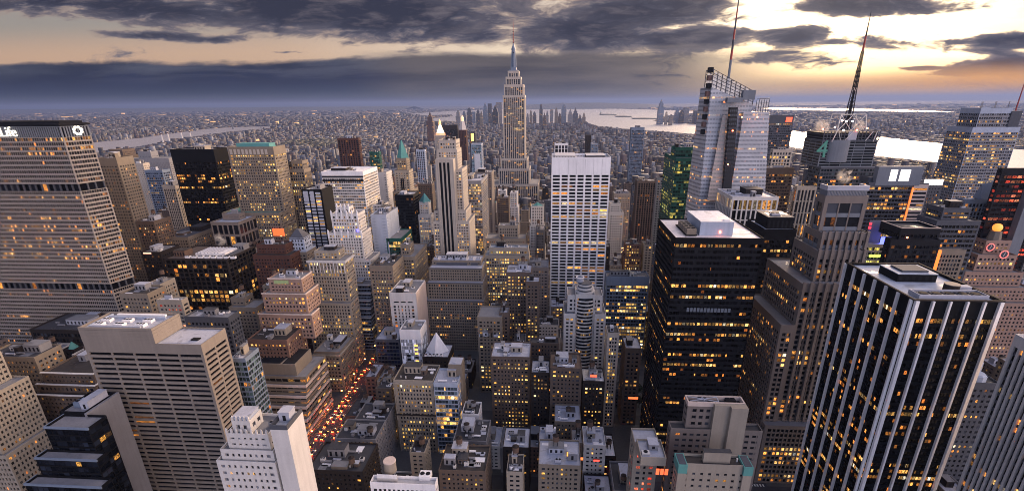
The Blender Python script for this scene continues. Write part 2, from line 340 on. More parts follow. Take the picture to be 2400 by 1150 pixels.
# facade styles
ST0=dict(bay=3.2,fl=3.9,pier=1.3,sp=1.7,rel=.5,pd=0.,sd=0.,corner=1.4,top=3.5,base=0.,wall='limestone',core='dark',spm=None,glass=dict(),band=(),parapet=1.,roof='gravel',wins=False)
def style(**k): d=dict(ST0); d.update(k); return d
class Tower:
    n=0
    def __init__(s,name,label,cat,loc,group=None,rows=True):
        Tower.n+=1; s.id=Tower.n; s.root=thing(name,label,cat,loc,group); s.rows=rows; s.wallmb=MB(); s.mats=[]; s.rowq=[]; s.rest=MB(); s.restm=[]; s.winq=[]; s.rng=random.Random(s.id*7+1); s.roofs=[]; s.parap=MB(); s.parm=None; s.pierq=[]
    def mi(s,m):
        if m not in s.mats: s.mats.append(m)
        return s.mats.index(m)
    def tier(s,poly,z0,z1,st,roof=True,par=True,sides=None):
        W=s.mi(wall(st['wall'])); C=s.mi(wall(st['core'])); SP=s.mi(wall(st['spm'])) if st['spm'] else W
        rel=st['rel']; mb=s.wallmb; k=len(poly); core=shrink(poly,rel)
        top=z1-st['top']; h=top-z0-st['base']; nf=max(1,int(round(h/st['fl']))); fl=h/nf; zb=z0+st['base']
        mb.prism(core,z0,z1-.3,m=C,top=True)
        g=glass(**st['glass'])
        rowsegs={}
        for i in range(k):
            a,b=poly[i],poly[(i+1)%k]; L=math.hypot(b[0]-a[0],b[1]-a[1]); d=((b[0]-a[0])/L,(b[1]-a[1])/L); nr=(d[1],-d[0])
            co=min(st['corner'],L*.2); nb=max(1,int(round((L-2*co)/st['bay']))); bw=(L-2*co)/nb
            # corner piers, top and base bands
            mb.bar(a,d,nr,0,co,0,rel,z0,z1,m=W,lo=False); mb.bar(a,d,nr,L-co,L,0,rel,z0,z1,m=W,hi=False)
            if st['top']>0: mb.bar(a,d,nr,co,L-co,0,rel,top,z1,m=W,ends=False)
            if st['base']>0: mb.bar(a,d,nr,co,L-co,0,rel,z0,zb,m=W,ends=False)
            face=(nr[1]<-.3 or (nr[0]>.3 and (a[0]+b[0])<60) or (nr[0]<-.3 and (a[0]+b[0])>-60)) if sides is None else i in sides
            if not face and nr[1]>.3: 
                mb.bar(a,d,nr,co,L-co,.0,rel,zb,top,m=W,ends=False); continue
            if st['pier']>0:
                for j in range(1,nb):
                    u=co+j*bw; mb.bar(a,d,nr,u-st['pier']/2,u+st['pier']/2,st['pd'],rel,zb,top,m=W,ends=True)
            if st['sp']>0:
                for j in range(0,nf):
                    z=zb+j*fl; mb.bar(a,d,nr,co,L-co,st['sd'] if abs(st['sd']-st['pd'])>.02 else st['pd']+.04,rel,z,z+st['sp'],m=SP,ends=False)
            e=rel-.06
            def P(u,z): return (a[0]+d[0]*u-nr[0]*e,a[1]+d[1]*u-nr[1]*e,z)
            for j in range(nf):
                z=zb+j*fl+st['sp']; zt=zb+(j+1)*fl; uo=s.id*131+i*37
                if st['wins'] and face and nr[1]<-.3:
                    for q in range(nb):
                        s.winq.append((zt,g,(P(co+q*bw+st['pier']/2,z),P(co+(q+1)*bw-st['pier']/2,z),P(co+(q+1)*bw-st['pier']/2,zt),P(co+q*bw+st['pier']/2,zt)),((uo+q,j+s.id*57),(uo+q+.99,j+s.id*57),(uo+q+.99,j+s.id*57+.99),(uo+q,j+s.id*57+.99))))
                else:
                    rowsegs.setdefault(j,[]).append(((P(co,z),P(L-co,z),P(L-co,zt),P(co,zt)),((uo,j+s.id*57+.01),(uo+nb,j+s.id*57+.01),(uo+nb,j+s.id*57+.99),(uo,j+s.id*57+.99))))
        for j,q in rowsegs.items(): s.rowq.append((zb+j*fl,g,q))
        if roof:
            p=shrink(poly,.35 if par else .05); r=MB(); r.ngon([(*c,z1-.25) for c in p]); s.roofs.append((r,st['roof']))
            if par and st['parapet']>0:
                s.parm=s.parm or wall(st['wall'])
                for i in range(k):
                    a,b=poly[i],poly[(i+1)%k]; L=math.hypot(b[0]-a[0],b[1]-a[1]); d=((b[0]-a[0])/L,(b[1]-a[1])/L); nr=(d[1],-d[0])
                    f_=.36
                    def P(u,e,z): return (a[0]+d[0]*u-nr[0]*e,a[1]+d[1]*u-nr[1]*e,z)
                    z=z1+st['parapet']
                    s.parap.quad(P(0,0,z1),P(L,0,z1),P(L,0,z),P(0,0,z)); s.parap.quad(P(0,0,z),P(L,0,z),P(L-f_,f_,z),P(f_,f_,z)); s.parap.quad(P(L-f_,f_,z1-.25),P(f_,f_,z1-.25),P(f_,f_,z),P(L-f_,f_,z))
        return s
    def part(s,name,fn,m,parent=None,label=None):
        mb=MB(); fn(mb); o=mb.build(name,m,parent or s.root); 
        if label: o['label']=label
        return o
    def finish(s,maxrows=100):
        s.wallmb.build('wall',s.mats,s.root)
        if s.rows:
            q=sorted(s.rowq,key=lambda r:-r[0])
            for z,g,seg in q[:maxrows]:
                mb=MB()
                for p,uv in seg: mb.quad(*p,uv=uv)
                mb.build('window_row',g,s.root)
            q=q[maxrows:]
        else: q=s.rowq
        wq=sorted(s.winq,key=lambda r:-r[0])
        for z,g,p,uv in wq[:100]:
            mb=MB(); mb.quad(*p,uv=uv); mb.build('window',g,s.root)
        rest=MB(); ms=[]
        for z,g,seg in q:
            if g not in ms: ms.append(g)
            for p,uv in seg: rest.quad(*p,uv=uv,m=ms.index(g))
        for z,g,p,uv in wq[100:]:
            if g not in ms: ms.append(g)
            rest.quad(*p,uv=uv,m=ms.index(g))
        o=rest.build('glazing',ms,s.root)
        if o: o['kind']='stuff'
        for r,c in s.roofs: r.build('roof',roofm(c),s.root)
        if s.parap.v: s.parap.build('parapet',s.parm,s.root)
        return s
    # ---- roof furniture
    def bulkhead(s,x0,x1,y0,y1,z,h,c='grey',r='gravel'):
        a=MB(); a.box(x0,x1,y0,y1,z-.25,z+h); o=sub(a.build('penthouse',wall(c),s.root),s.root)
        t=MB(); t.box(x0-.2,x1+.2,y0-.2,y1+.2,z+h,z+h+.35); t.build('roof_cap',roofm(r),o)
        if y1-y0>3 and h>2.5:
            l=MB(); nx=max(1,int((x1-x0)/3))
            for i in range(nx):
                xx=x0+(i+.5)*(x1-x0)/nx; l.box(xx-.7,xx+.7,y0-.06,y0,z+.6,z+h*.7)
            l.build('louvre',wall('dark'),o)
        return o
    def tank(s,x,y,z,r=2.2,h=4.2,leg=3.,c='rust'):
        a=MB(); a.cone(x,y,z+leg,z+leg+h,r,r*.97,14); o=sub(a.build('water_tank',wall(c),s.root),s.root)
        b=MB(); b.cone(x,y,z+leg+h,z+leg+h+r*.62,r*1.06,.12,14); b.build('tank_roof',wall('umber'),o)
        for dx in (-1,1):
            for dy in (-1,1):
                l=MB(); l.box(x+dx*r*.6-.15,x+dx*r*.6+.15,y+dy*r*.6-.15,y+dy*r*.6+.15,z-.25,z+leg+.1); l.build('leg',wall('dark'),o)
        return o
    def cooler(s,x,y,z,a=3.4,b=2.6,h=2.2,c='silver',fans=2):
        m=MB(); m.box(x-a/2,x+a/2,y-b/2,y+b/2,z-.25,z+h); o=sub(m.build('cooling_unit',wall(c),s.root),s.root)
        f=MB()
        for i in range(fans): f.cone(x-a/2+(i+.5)*a/fans,y,z+h,z+h+.25,min(a/fans,b)*.42,min(a/fans,b)*.4,12)
        f.build('fan',wall('dark'),o); return o
    def duct(s,x0,x1,y0,y1,z,h=1.1,c='silver'):
        m=MB(); m.box(x0,x1,y0,y1,z+.25,z+h)
        for xx in (x0+.3,x1-.6): m.box(xx,xx+.3,y0+.1,y1-.1,z-.25,z+.26)
        return m.build('duct',wall(c),s.root)
    def clutter(s,x0,x1,y0,y1,z,k=5,tank=True,pal=('grey','beige','silver','umber')):
        g=s.rng; W,Dp=x1-x0,y1-y0
        if W<5 or Dp<5: return s
        bw,bd=W*g.uniform(.25,.5),Dp*g.uniform(.25,.5); bx=x0+g.uniform(.1,.9)*(W-bw-1)+.5; by=y0+g.uniform(.3,1)*(Dp-bd-1)+.5
        s.bulkhead(bx,bx+bw,by,by+bd,z,g.uniform(3,6),g.choice(pal),g.choice(('gravel','silver','tar')))
        if W*Dp>260:
            for q in range(1+int(W*Dp>420)+int(W*Dp>700)):
                w2,d2=g.uniform(2.5,W*.3),g.uniform(2.5,Dp*.3); x2,y2=x0+g.uniform(.03,.97)*(W-w2-1)+.5,y0+g.uniform(0,.95)*(Dp-d2-1)+.5
                if x2+w2<bx-.4 or x2>bx+bw+.4 or y2+d2<by-.4 or y2>by+bd+.4: s.bulkhead(x2,x2+w2,y2,y2+d2,z,g.uniform(1.6,5.5),g.choice(('brown','grey','offwhite','umber','tan')),g.choice(('tar','silver','gravel')))
        if tank and g.random()<.75: s.tank(bx+bw*g.uniform(.3,.7),by+bd*.5,z+5.9 if False else z,2.,3.8,7.5) if g.random()<.5 else s.tank(x0+W*g.uniform(.15,.85),y0+Dp*g.uniform(.15,.5),z,g.uniform(1.6,2.2),g.uniform(3,4),g.uniform(2.4,4),g.choice(('rust','umber','brown','grey')))
        for i in range(k+3):
            x,y=x0+g.uniform(.1,.9)*W,y0+g.uniform(.1,.9)*Dp
            if bx-2.2<x<bx+bw+2.2 and by-2<y<by+bd+2: continue
            q=g.random()
            if q<.4: s.cooler(x,y,z,g.uniform(1.6,4.),g.uniform(1.4,2.8),g.uniform(.8,2.2),g.choice(('silver','white','grey','offwhite')),g.choice((1,2,3)))
            elif q<.62: s.duct(max(x0+.8,x-g.uniform(1.5,5)),min(x1-.8,x+g.uniform(1.5,5)),y-.5,y+.5,z,1.1,g.choice(('silver','white','grey')))
            elif q<.8:
                a=MB(); r=g.uniform(.25,.55); a.cone(x,y,z-.25,z+g.uniform(1,2.4),r,r,8); a.build('vent_pipe',wall(g.choice(('silver','grey','offwhite'))),s.root)
            else:
                a=MB(); u,v=min(g.uniform(1.5,4),x-x0-.6,x1-x-.6),min(g.uniform(1,3),y-y0-.6,y1-y-.6); a.box(x-u,x+u,y-v,y+v,z-.24,z-.2); a.build('roof_patch',roofm(g.choice(('tar','silver','gravel','white'))),s.root)
        return s
HBOX=[]
HER=[]    # visible silhouettes of the placed towers: (px left, px right, lowest visible row, Y)
FOOT=[]   # footprints x0,x1,y0,y1
def depth_to(X,Z,xb,lo):
    a,b=lo,lo+400
    f=lambda y: proj(X,y,Z)[0]-xb
    sg=f(a)>0
    for _ in range(50):
        c=(a+b)/2
        if (f(c)>0)==sg: a=c
        else: b=c
    return a-lo
def hero(name,label,cat,tiers,st,vb,clut=4,tank=False,rows=None,group=None,fin=True,back=False,base0=False):
    bx=[]
    for (xl,xr,y,Y,D) in tiers:
        if back: Y=Y+D
        p,q=atY(xl,y,Y),atY(xr,y,Y); z=(p[2]+q[2])/2
        if back: Y=Y-D
        if isinstance(D,str):
            xb=float(D[1:]); X=q[0] if xb>xr else p[0]; D=depth_to(X,z,xb,Y)
        bx.append((p[0],q[0],Y,Y+D,z)); HBOX.append(bx[-1])
    x0=min(b[0] for b in bx);x1=max(b[1] for b in bx);y0=min(b[2] for b in bx);y1=max(b[3] for b in bx)
    Yn=y0
    if rows is None: rows=Yn<560
    T=Tower(name,label,cat,((x0+x1)/2,(y0+y1)/2,0),group,rows); T.boxes=bx
    sts=st if isinstance(st,list) else [st]*len(bx)
    for i,b in enumerate(bx):
        z0=bx[i+1][4] if i+1<len(bx) and not base0 else 0.
        if b[4]-z0<2: continue
        T.tier(RECT(*b[:4]),z0,b[4],sts[i])
    FOOT.append((x0-3,x1+3,y0-3,y1+3))
    pl=[proj(b[i],b[j],b[4])[0] for b in bx for i in (0,1) for j in (2,3)]
    HER.append((min(pl),max(pl),vb,y0))
    b=bx[0]
    if clut: T.clutter(b[0]+1,b[1]-1,b[2]+1,b[3]-1,b[4],clut,tank)
    if fin: T.finish()
    return T
def letters(name,cu):
    t=bpy.data.objects.new('lettering_outline',cu); COL.objects.link(t); bpy.context.view_layer.update()
    me=bpy.data.meshes.new_from_object(t.evaluated_get(bpy.context.evaluated_depsgraph_get())); bpy.data.objects.remove(t)
    o=bpy.data.objects.new(name,me); COL.objects.link(o); return o
# palette of facade styles
def G(lit,ramp='W',amp=1.5,tint=(.02,.022,.028),rough=.12): return dict(lit=lit,ramp=ramp,amp=amp,tint=tint,rough=rough)
masonry=lambda wl='beige',lit=.25,ramp='Y',**k: style(**{**dict(wall=wl,core=wl,bay=3.,pier=1.6,sp=1.9,rel=.35,corner=2.,fl=3.6,glass=G(lit,ramp)),**k})
# ---------------------------------------------------------------- left foreground
def left_side():
    # brown banded tower
    Y=243
    T=hero('office_tower','brown stone slab tower with dark horizontal window bands and a pale roof, left foreground','office tower',[(196,470,806,Y,'x528')],
      style(wall='fawn',core='black',bay=13,fl=3.45,pier=1.1,pd=.3,sd=.0,sp=1.6,rel=.9,corner=1.6,top=6.2,glass=G(.035,'W',.8,(.006,.006,.008)),parapet=.6,roof='silver'),1150,clut=0,fin=False)
    x0,x1,y0,y1,z=T.boxes[0]; xm=x0+(x1-x0)*.62
    h=9
    T.part('upper_block',lambda m:[m.box(x0-.02,xm,y0-.02,y1,z+.3,z+h-.8)],wall('fawn'))
    for i in range(4):
        zz=z+.9+i*1.95
        T.part('cladding_course',lambda m:(m.box(x0-.1,xm+.08,y0-.1,y1+.02,zz,zz+1.8)),wall('fawn'))
    T.part('parapet',lambda m:[m.box(x0-.1,xm+.08,y0-.1,y0+.8,z+h-.3,z+h+1.2),m.box(x0-.1,x0+.8,y0+.8,y1,z+h-.3,z+h+1.2),m.box(xm-.8,xm+.08,y0+.8,y1,z+h-.3,z+h+1.2),m.box(x0+.8,xm-.8,y1-.8,y1,z+h-.3,z+h+1.2)],wall('fawn'))
    T.part('roof',lambda m:m.box(x0+.8,xm-.8,y0+.8,y1-.8,z+h-.8,z+h-.2),roofm('silver'))
    for i in range(6): T.cooler(x0+8+(xm-x0-14)*(i%3)/2.4,y0+6+(i//3)*6,z+h,5.5,3.4,1.6,'white',3)
    T.duct(x0+8,xm-6,y1-4,y1-2.6,z+h,1.6,'white'); T.duct(x0+5,xm-9,y0+2.4,y0+3.6,z+h,1.4,'silver')
    T.part('skylight_frame',lambda m:[m.box(x0+4,x0+5,y0+3,y1-3,z+h-.2,z+h+1.4),m.box(x0+5,xm-4,y1-6.5,y1-5.8,z+h-.2,z+h+1.4)],wall('paleblue'))
    T.part('roof_hatch',lambda m:[m.box(xm+(x1-xm)*.62,xm+(x1-xm)*.78,y0+6,y0+9,z-.1,z+.7)],wall('dark'))
    T.part('roof_membrane',lambda m:m.box(xm+1.5,x1-3,y0+3,y1-3,z-.25,z-.1),roofm('silver')); T.finish()
    # white setback tower with crown
    Y=166; w=style(wall='offwhite',core='grey',bay=2.7,pier=1.5,sp=2.2,rel=.35,corner=1.6,fl=3.7,top=1.2,glass=G(.16,'Y',.8,(.07,.075,.09)),roof='gravel',wins=True)
    T=hero('stepped_tower','white stepped tower with crenellated crown and tall blank wall before the brown banded tower','tower',
      [(543,585,990,Y+3,9),(530,628,1020,Y+1.5,15),(517,640,1058,Y,19),(508,645,1085,Y-1.5,22)],w,1150,clut=0,fin=False)
    a,b,c,d,z=T.boxes[0]
    T.bulkhead(a+.6,b-.6,c+.6,d-.6,z+.2,2.2,'paleblue','silver')
    for q in range(2): 
        for x in np.linspace(T.boxes[q][0]+.5,T.boxes[q][1]-.5,5 if q==0 else 9):
            T.part('finial',lambda m:(m.box(x-.35,x+.35,T.boxes[q][2]-.1,T.boxes[q][2]+.6,T.boxes[q][4]+.9,T.boxes[q][4]+2.6),m.cone(x,T.boxes[q][2]+.25,T.boxes[q][4]+2.6,T.boxes[q][4]+3.5,.4,.05,6)),wall('offwhite'))
    a,b,c,d,z=T.boxes[1]; z2=atY(690,1000,Y)[2]; xa=atY(640,1000,Y)[0]; xb=atY(681,1005,Y)[0]
    def blank(m): m.box(xa,xb,Y-2.2,Y+11,0,z2)
    T.part('service_shaft',blank,wall('offwhite'))
    T.part('shaft_rim',lambda m:[m.box(xa,xb,Y-2.2,Y-1.7,z2,z2+2.2),m.box(xa,xa+.5,Y-1.7,Y+11,z2,z2+2.2),m.box(xb-.5,xb,Y-1.7,Y+11,z2,z2+2.2)],wall('slate'))
    T.bulkhead(xa+1.4,xb-1.4,Y+3,Y+8,z2+.25,4.5,'silver','silver'); T.cooler(xa-6,Y+9,b*0+T.boxes[1][4],3,2.5,2,'grey'); T.finish()
    FOOT.append((xa-2,xb+2,Y-4,Y+18))
    # dark stepped glass building
    Y=205; gs=style(wall='black',core='black',bay=3.2,pier=.22,pd=.2,sp=.9,rel=.35,corner=.4,fl=3.9,top=.8,glass=G(.05,'Y',.5,(.008,.010,.016),.06),roof='grey',parapet=1.2)
    T=hero('stepped_building','dark glass stepped building with grey terraces and blank concrete side, left foreground','office building',[(140,199,968,Y+12,20),(105,206,1005,Y,11.9),(84,226,1078,Y-7,6.9),(60,236,1140,Y-14,6.9)],gs,1150,clut=0,fin=False,base0=True)
    for i in range(1,4):
        a,b,c,d,z=T.boxes[i]
        T.part('terrace_kerb',lambda m:[m.box(a-.3,b+.3,c-.35,c+.35,z,z+1.25),m.box(a-.3,a+.35,c+.35,d,z,z+1.25)],wall('bluegrey'))
    a,b,c,d,z=T.boxes[0]; e=T.boxes[3]
    T.part('blank_wall',lambda m:m.box(b+.05,b+1.6,c-.5,d+1.5,0,T.boxes[1][4]+2),wall('grey'))
    T.cooler(a+6,c+8,z,6,4,3,'bluegrey',2); T.duct(a+2,b-3,c+12,c+13.5,z,1.6,'paleblue'); T.bulkhead(b-6,b-1,c+4,d-3,z,5,'silver','silver'); T.finish()
    # pale gridded tower at the left edge
    Y=228; gs=style(wall='beige',core='slate',bay=2.3,pier=1.,pd=0,sp=1.75,sd=.12,rel=.45,corner=1.1,fl=3.7,top=1.5,glass=G(.1,'W',1.,(.05,.048,.045)),roof='gravel')
    hero('setback_tower','pale gridded tower cut off by the left edge, with greenish glass side bays','office tower',[(-260,2,822,Y+2,26),(-260,66,878,Y,30),(-260,132,985,Y-2,34)],gs,1150,clut=0,back=True)
    # low roofs under the tall lozenge tower
    hero('low_building','low tan building with black roof, cooling units and one pale parapet block, left edge','building',[(-40,80,838,285,'x143')],masonry('tan',.3,'W',roof='tar',top=3,wins=True),925,clut=6)
    br=masonry('brown',.08,'Y',roof='umber',top=1.2,wall='brown',glass=G(.06,'Y',.7,(.03,.028,.026)))
    T=hero('terraced_building','brown terraced building with dark red flat roofs and pale ledges, beside the brown slab','building',[(150,222,858,292,20),(98,218,878,280,34),(88,222,905,277,40),(78,232,930,272,48)],br,1000,clut=4,fin=False)
    for b in T.boxes[1:]: T.part('ledge',lambda m:[m.box(b[0]-.6,b[1]+.6,b[2]-.6,b[2]+.8,b[4]+1,b[4]+1.6),m.box(b[1]-.6,b[1]+.8,b[2]+.8,b[3],b[4]+1,b[4]+1.6)],wall('offwhite'))
    T.finish()
    hero('podium_building','dark low block with amber lit slot between black roofs, below the lozenge tower','building',[(70,215,775,345,'x300')],masonry('umber',.5,'W',roof='tar',top=2.5,fl=5,pier=.6),800,clut=6)
    hero('dark_building','black tower with scattered amber windows, at the left edge beside the lozenge tower','office tower',[(-120,2,580,420,'x30')],style(wall='black',core='black',bay=3,pier=.8,sp=1.4,fl=3.8,glass=G(.35,'W',1.4,(.012,.01,.01))),790,clut=2)
    # lozenge tower with the illuminated sign
    p1=atY(139,296,380); p0=atY(-420,330,380); Zt=p1[2]; yb=380+20; p2=atY(206,291,yb)
    poly=[(p0[0],380),(p1[0],380),(p2[0],yb),(p2[0]-30,yb+24),(p0[0],yb+24)]
    lz=style(wall='putty',core='slate',bay=1.9,pier=.36,pd=.45,sp=1.25,sd=0,rel=.9,corner=.9,fl=3.62,top=.4,glass=G(.17,'W',1.5,(.008,.009,.014)),parapet=0,roof='tar')
    T=Tower('lozenge_tower','huge lozenge-plan concrete tower with an illuminated rooftop sign and two dark louvred bands','office tower',((p0[0]+p2[0])/2,400,0),None,True)
    zb1=atY(139,440,380)[2]; zb2=atY(139,671,380)[2]; zs=atY(139,322,380)[2]
    T.tier(poly,0,zb2-3,lz,roof=False); T.tier(poly,zb2+3,zb1-3,lz,roof=False); T.tier(poly,zb1+3,zs,lz,roof=False)
    dk=style(wall='slate',core='black',bay=5.5,pier=.9,sp=.01,rel=1.2,corner=.8,fl=6,top=.05,glass=G(.12,'W',1.6,(.008,.008,.01)),parapet=0)
    ins=shrink(poly,.6); T.tier(ins,zb2-3,zb2+3,dk,roof=False); T.tier(ins,zb1-3,zb1+3,dk,roof=False)
    cr=style(wall='steel',core='black',bay=1.9,pier=.85,sp=0,rel=.8,corner=.9,fl=11,top=.6,glass=G(0,'W',0,(.008,.008,.01)),parapet=0,roof='tar')
    T.tier(poly,zs,Zt,cr)
    over=shrink(poly,-1.2); T.part('roof_rim',lambda m:[m.prism(over,Zt+.5,Zt+1.8),m.prism(shrink(poly,2.5),Zt-.3,Zt+.5),m.prism(shrink(poly,3),Zt+1.8,Zt+3.6)],wall('dark'))
    o=T.part('roof_plant',lambda m:[m.box(p0[0]+20+i*11,p0[0]+27+i*11,386,392,Zt+3.4,Zt+4.6) for i in range(9)],wall('umber'))
    sg=plain('sign_white',(.8,.8,.75),.5,0,(1,.9,.72),1.1)
    cu=bpy.data.curves.new('sign_lettering','FONT'); cu.body='MetLife'; cu.size=10.6; cu.extrude=.3; cu.space_character=.98; cu.materials.append(sg)
    tx=letters('sign_lettering',cu); tx.parent=T.root; o_=TOP[T.root.name]; e=atY(41,318,379)
    wd=max(v.co.x for v in tx.data.vertices)
    tx.rotation_euler=(R(90),0,0); tx.location=(e[0]-wd-o_[0],379.0-o_[1],e[2]-.6-o_[2])
    dx,dy=p2[0]-p1[0],yb-380; L=math.hypot(dx,dy); dx/=L;dy/=L; c=.56*L; zc=(zs+Zt)/2+.3
    def logo(m):
        def P(u,e_,v): return (p1[0]+dx*(c+u)+dy*e_,380+dy*(c+u)-dx*e_,zc+v)
        for k in range(8):
            a=k*math.pi/4+.39
            pts=[]
            for q in range(10):
                t=q*2*math.pi/10; pts.append((2.85*math.cos(a)+1.05*math.cos(t),2.85*math.sin(a)+1.05*math.sin(t)))
            f_=[P(x,.7,y) for x,y in pts]; g_=[P(x,.15,y) for x,y in pts]; m.ngon(f_)
            for q in range(10): m.quad(g_[q],g_[(q+1)%10],f_[(q+1)%10],f_[q])
    T.part('round_emblem',logo,sg); T.finish(100)
    FOOT.append((p0[0],p2[0]+3,377,yb+36)); HER.append((-200,320,745,380))
# ---------------------------------------------------------------- left middle and far
def left_far():
    hero('gridded_tower','tan tower with square punched windows, directly right of the lozenge tower','office tower',[(226,272,372,520,'x312')],masonry('tan',.22,'W',bay=3.2,pier=1.7,sp=2.,top=8,roof='umber'),560,clut=2,rows=True)
    hero('apartment_tower','brown brick apartment block with a castle-like top by the river','apartment block',[(255,286,352,900,30),(250,300,366,898,40)],masonry('brown',.1,pier=2),378,clut=0)
    hero('slab_building','pale grey blank slab with a small tower on top, near the river','building',[(322,352,356,900,18),(303,395,372,890,40)],masonry('grey',.05,top=8,sp=2.6),420,clut=2)
    hero('slab_building','pale stone block left of the pale grey slab, below the river','building',[(286,335,384,800,'x350')],masonry('limestone',.03,sp=2.5,pier=2.2),460,clut=2)
    hero('apartment_tower','blue-grey apartment tower with many small balconies, left of the black tower','apartment tower',[(338,380,400,760,'x398')],style(wall='bluegrey',core='slate',bay=3.4,pier=.5,sp=1.3,glass=G(.1,'Y',.8,(.04,.05,.08))),470,clut=2)
    hero('ribbed_tower','slim tower of pale vertical ribs, left of the black tower foot','office tower',[(380,410,437,620,'x432')],style(wall='limestone',core='umber',bay=2.4,pier=1.1,sp=.8,sd=.25,fl=3.7,glass=G(.08,'W')),515,clut=2)
    hero('office_tower','matt black slab tower with rows of amber windows, beyond the lozenge tower','office tower',[(398,500,352,600,'x532')],style(wall='black',core='black',bay=2.7,pier=.45,pd=.2,sp=1.4,fl=3.8,corner=.6,top=15,glass=G(.55,'W',1.7,(.008,.008,.009)),roof='tar'),512,clut=3,rows=True)
    lt=masonry('limestone',.3,'Y',bay=3.1,pier=1.5,sp=1.7,top=9,roof='teal',wall='tan',fl=3.6)
    T=hero('stone_tower','broad tan stone tower with a pale green roof, right of the black slab','office tower',[(533,640,346,595,'x668'),(520,655,500,585,'x690')],[lt,{**lt,'top':3}],570,clut=0,fin=False,rows=True)
    a,b,c,d,z=T.boxes[0]; T.part('green_roof',lambda m:m.prism(RECT(a+8,b-8,c+6,d-8),z-.2,z+4.5),wall('copper')); T.part('arcade_band',lambda m:[m.bar((a,c),(1,0),(0,-1),2+i*5,5+i*5,-.25,.2,z-8,z-2) for i in range(int((b-a)/5)-1)],wall('limestone')); 
    T.part('lit_sign',lambda m:m.box(b-14,b+1,c-11.4,c-11,*sorted((atY(632,552,584)[2],atY(632,535,584)[2]))),plain('sign_red',(.6,.1,.05),.5,0,(1,.13,.03),.9)); T.finish()
    hero('dark_slab','black slab squeezed between the tan stone tower and a gothic tower','office tower',[(646,672,382,655,'x690')],style(wall='black',core='black',pier=.5,sp=1.6,glass=G(.3,'W',1.4,(.012,.012,.012))),505,clut=1)
    T=hero('gothic_tower','brown gothic tower with a ragged pinnacled top, behind the black and white striped slab','office tower',[(682,708,378,640,'x722'),(676,712,398,638,'x728')],style(wall='tan',core='umber',bay=3,pier=1.3,sp=1.2,sd=.3,glass=G(.25,'Y',1.3)),520,clut=0,fin=False)
    a,b,c,d,z=T.boxes[0]
    for i in range(5): T.part('pinnacle',lambda m:m.cone(a+1+i*(b-a-2)/4,c+.8,z-6,z+5,1.2,.1,6),wall('tan'))
    T.finish()
    T=hero('office_building','low office block with blue-lit stepped roof and tall dark bays before the tan stone tower','office building',[(520,560,503,560,12),(493,558,522,545,'x600')],style(wall='granite',core='black',bay=7,pier=1.6,sp=3,fl=14,top=3,roof='paleblue',glass=G(.35,'Y',1.3,(.02,.02,.025))),578,clut=3,rows=True)
    hero('apartment_building','grey brick building with a penthouse and amber windows, right of the tan punched tower','building',[(318,360,520,520,'x400')],masonry('brown',.4,'W'),600,clut=4,tank=True)
    hero('office_building','tan L-shaped office block full of amber windows behind the dark brown block','office building',[(365,440,557,540,'x510')],masonry('tan',.42,'W',roof='slate'),618,clut=5)
    hero('apartment_building','dim brown building with amber rows at the foot of the lozenge tower','building',[(330,375,592,470,'x420')],masonry('umber',.25,'W'),690,clut=3)
    T=hero('office_block','massive dark brown gridded block with a white roof deck and steam','office block',[(384,532,608,452,'x598')],style(wall='umber',core='black',bay=5.6,pier=1.1,pd=0,sp=1.1,sd=.35,rel=.9,corner=1.5,fl=4.6,top=1.2,glass=G(.32,'W',1.5,(.008,.008,.008)),roof='brown'),720,clut=0,fin=False)
    a,b,c,d,z=T.boxes[0]; T.bulkhead(a+4,a+16,c+10,c+22,z,6,'rust','umber')
    T.part('roof_deck',lambda m:m.box(a+26,b-10,c+12,d-16,z-.2,z+3),roofm('white'))
    for i in range(7): T.part('deck_rail',lambda m:m.box(a+28+i*(b-a-42)/7,a+28.7+i*(b-a-42)/7,c+12.2,d-16.2,z+3,z+3.9),wall('silver'))
    for i in range(8): T.cooler(a+22+i*7,c+6,z,5,3,2,'white',2)
    T.bulkhead(b-16,b-4,d-14,d-4,z,5,'grey'); T.duct(b-8,b-2,c+6,d-18,z,2,'slate'); T.finish()
    hero('apartment_building','dark brick stepped building left of the blue gabled tower','building',[(600,668,575,470,16),(592,680,600,462,30)],masonry('redbrown',.3,'W',roof='umber'),640,clut=3)
    T=hero('gabled_tower','slim old tower with blue-grey hipped roof and arcaded top floors left of the striped slab','tower',[(678,712,560,485,16),(676,718,590,482,22)],[masonry('paleblue',.1,top=1),masonry('tan',.35,'Y',wall='tan')],650,clut=0,fin=False)
    a,b,c,d,z=T.boxes[0]; T.part('hipped_roof',lambda m:[m.quad((a-.5,c-.5,z),(b+.5,c-.5,z),((b+2*a)/3+3,c+6,z+9),((b+2*a)/3,c+6,z+9)),m.quad((b+.5,c-.5,z),(b+.5,d,z),((b+2*a)/3+3,d-5,z+9),((b+2*a)/3+3,c+6,z+9)),m.quad((b+.5,d,z),(a-.5,d,z),((b+2*a)/3,d-5,z+9),((b+2*a)/3+3,d-5,z+9)),m.quad((a-.5,d,z),(a-.5,c-.5,z),((b+2*a)/3,c+6,z+9),((b+2*a)/3,d-5,z+9)),m.quad(((b+2*a)/3,c+6,z+9),((b+2*a)/3+3,c+6,z+9),((b+2*a)/3+3,d-5,z+9),((b+2*a)/3,d-5,z+9))],wall('slate')); T.finish()
    T=hero('striped_slab','black slab with two white vertical stripes of windows on its front','office tower',[(706,752,446,530,'x778')],style(wall='black',core='black',bay=8,pier=1.6,sp=1.9,spm='silver',rel=.5,corner=1.3,fl=3.7,top=.6,glass=G(.35,'Y',1.4,(.05,.06,.08)),roof='gravel'),580,clut=2,fin=False,rows=True)
    a,b,c,d,z=T.boxes[0]; L=b-a
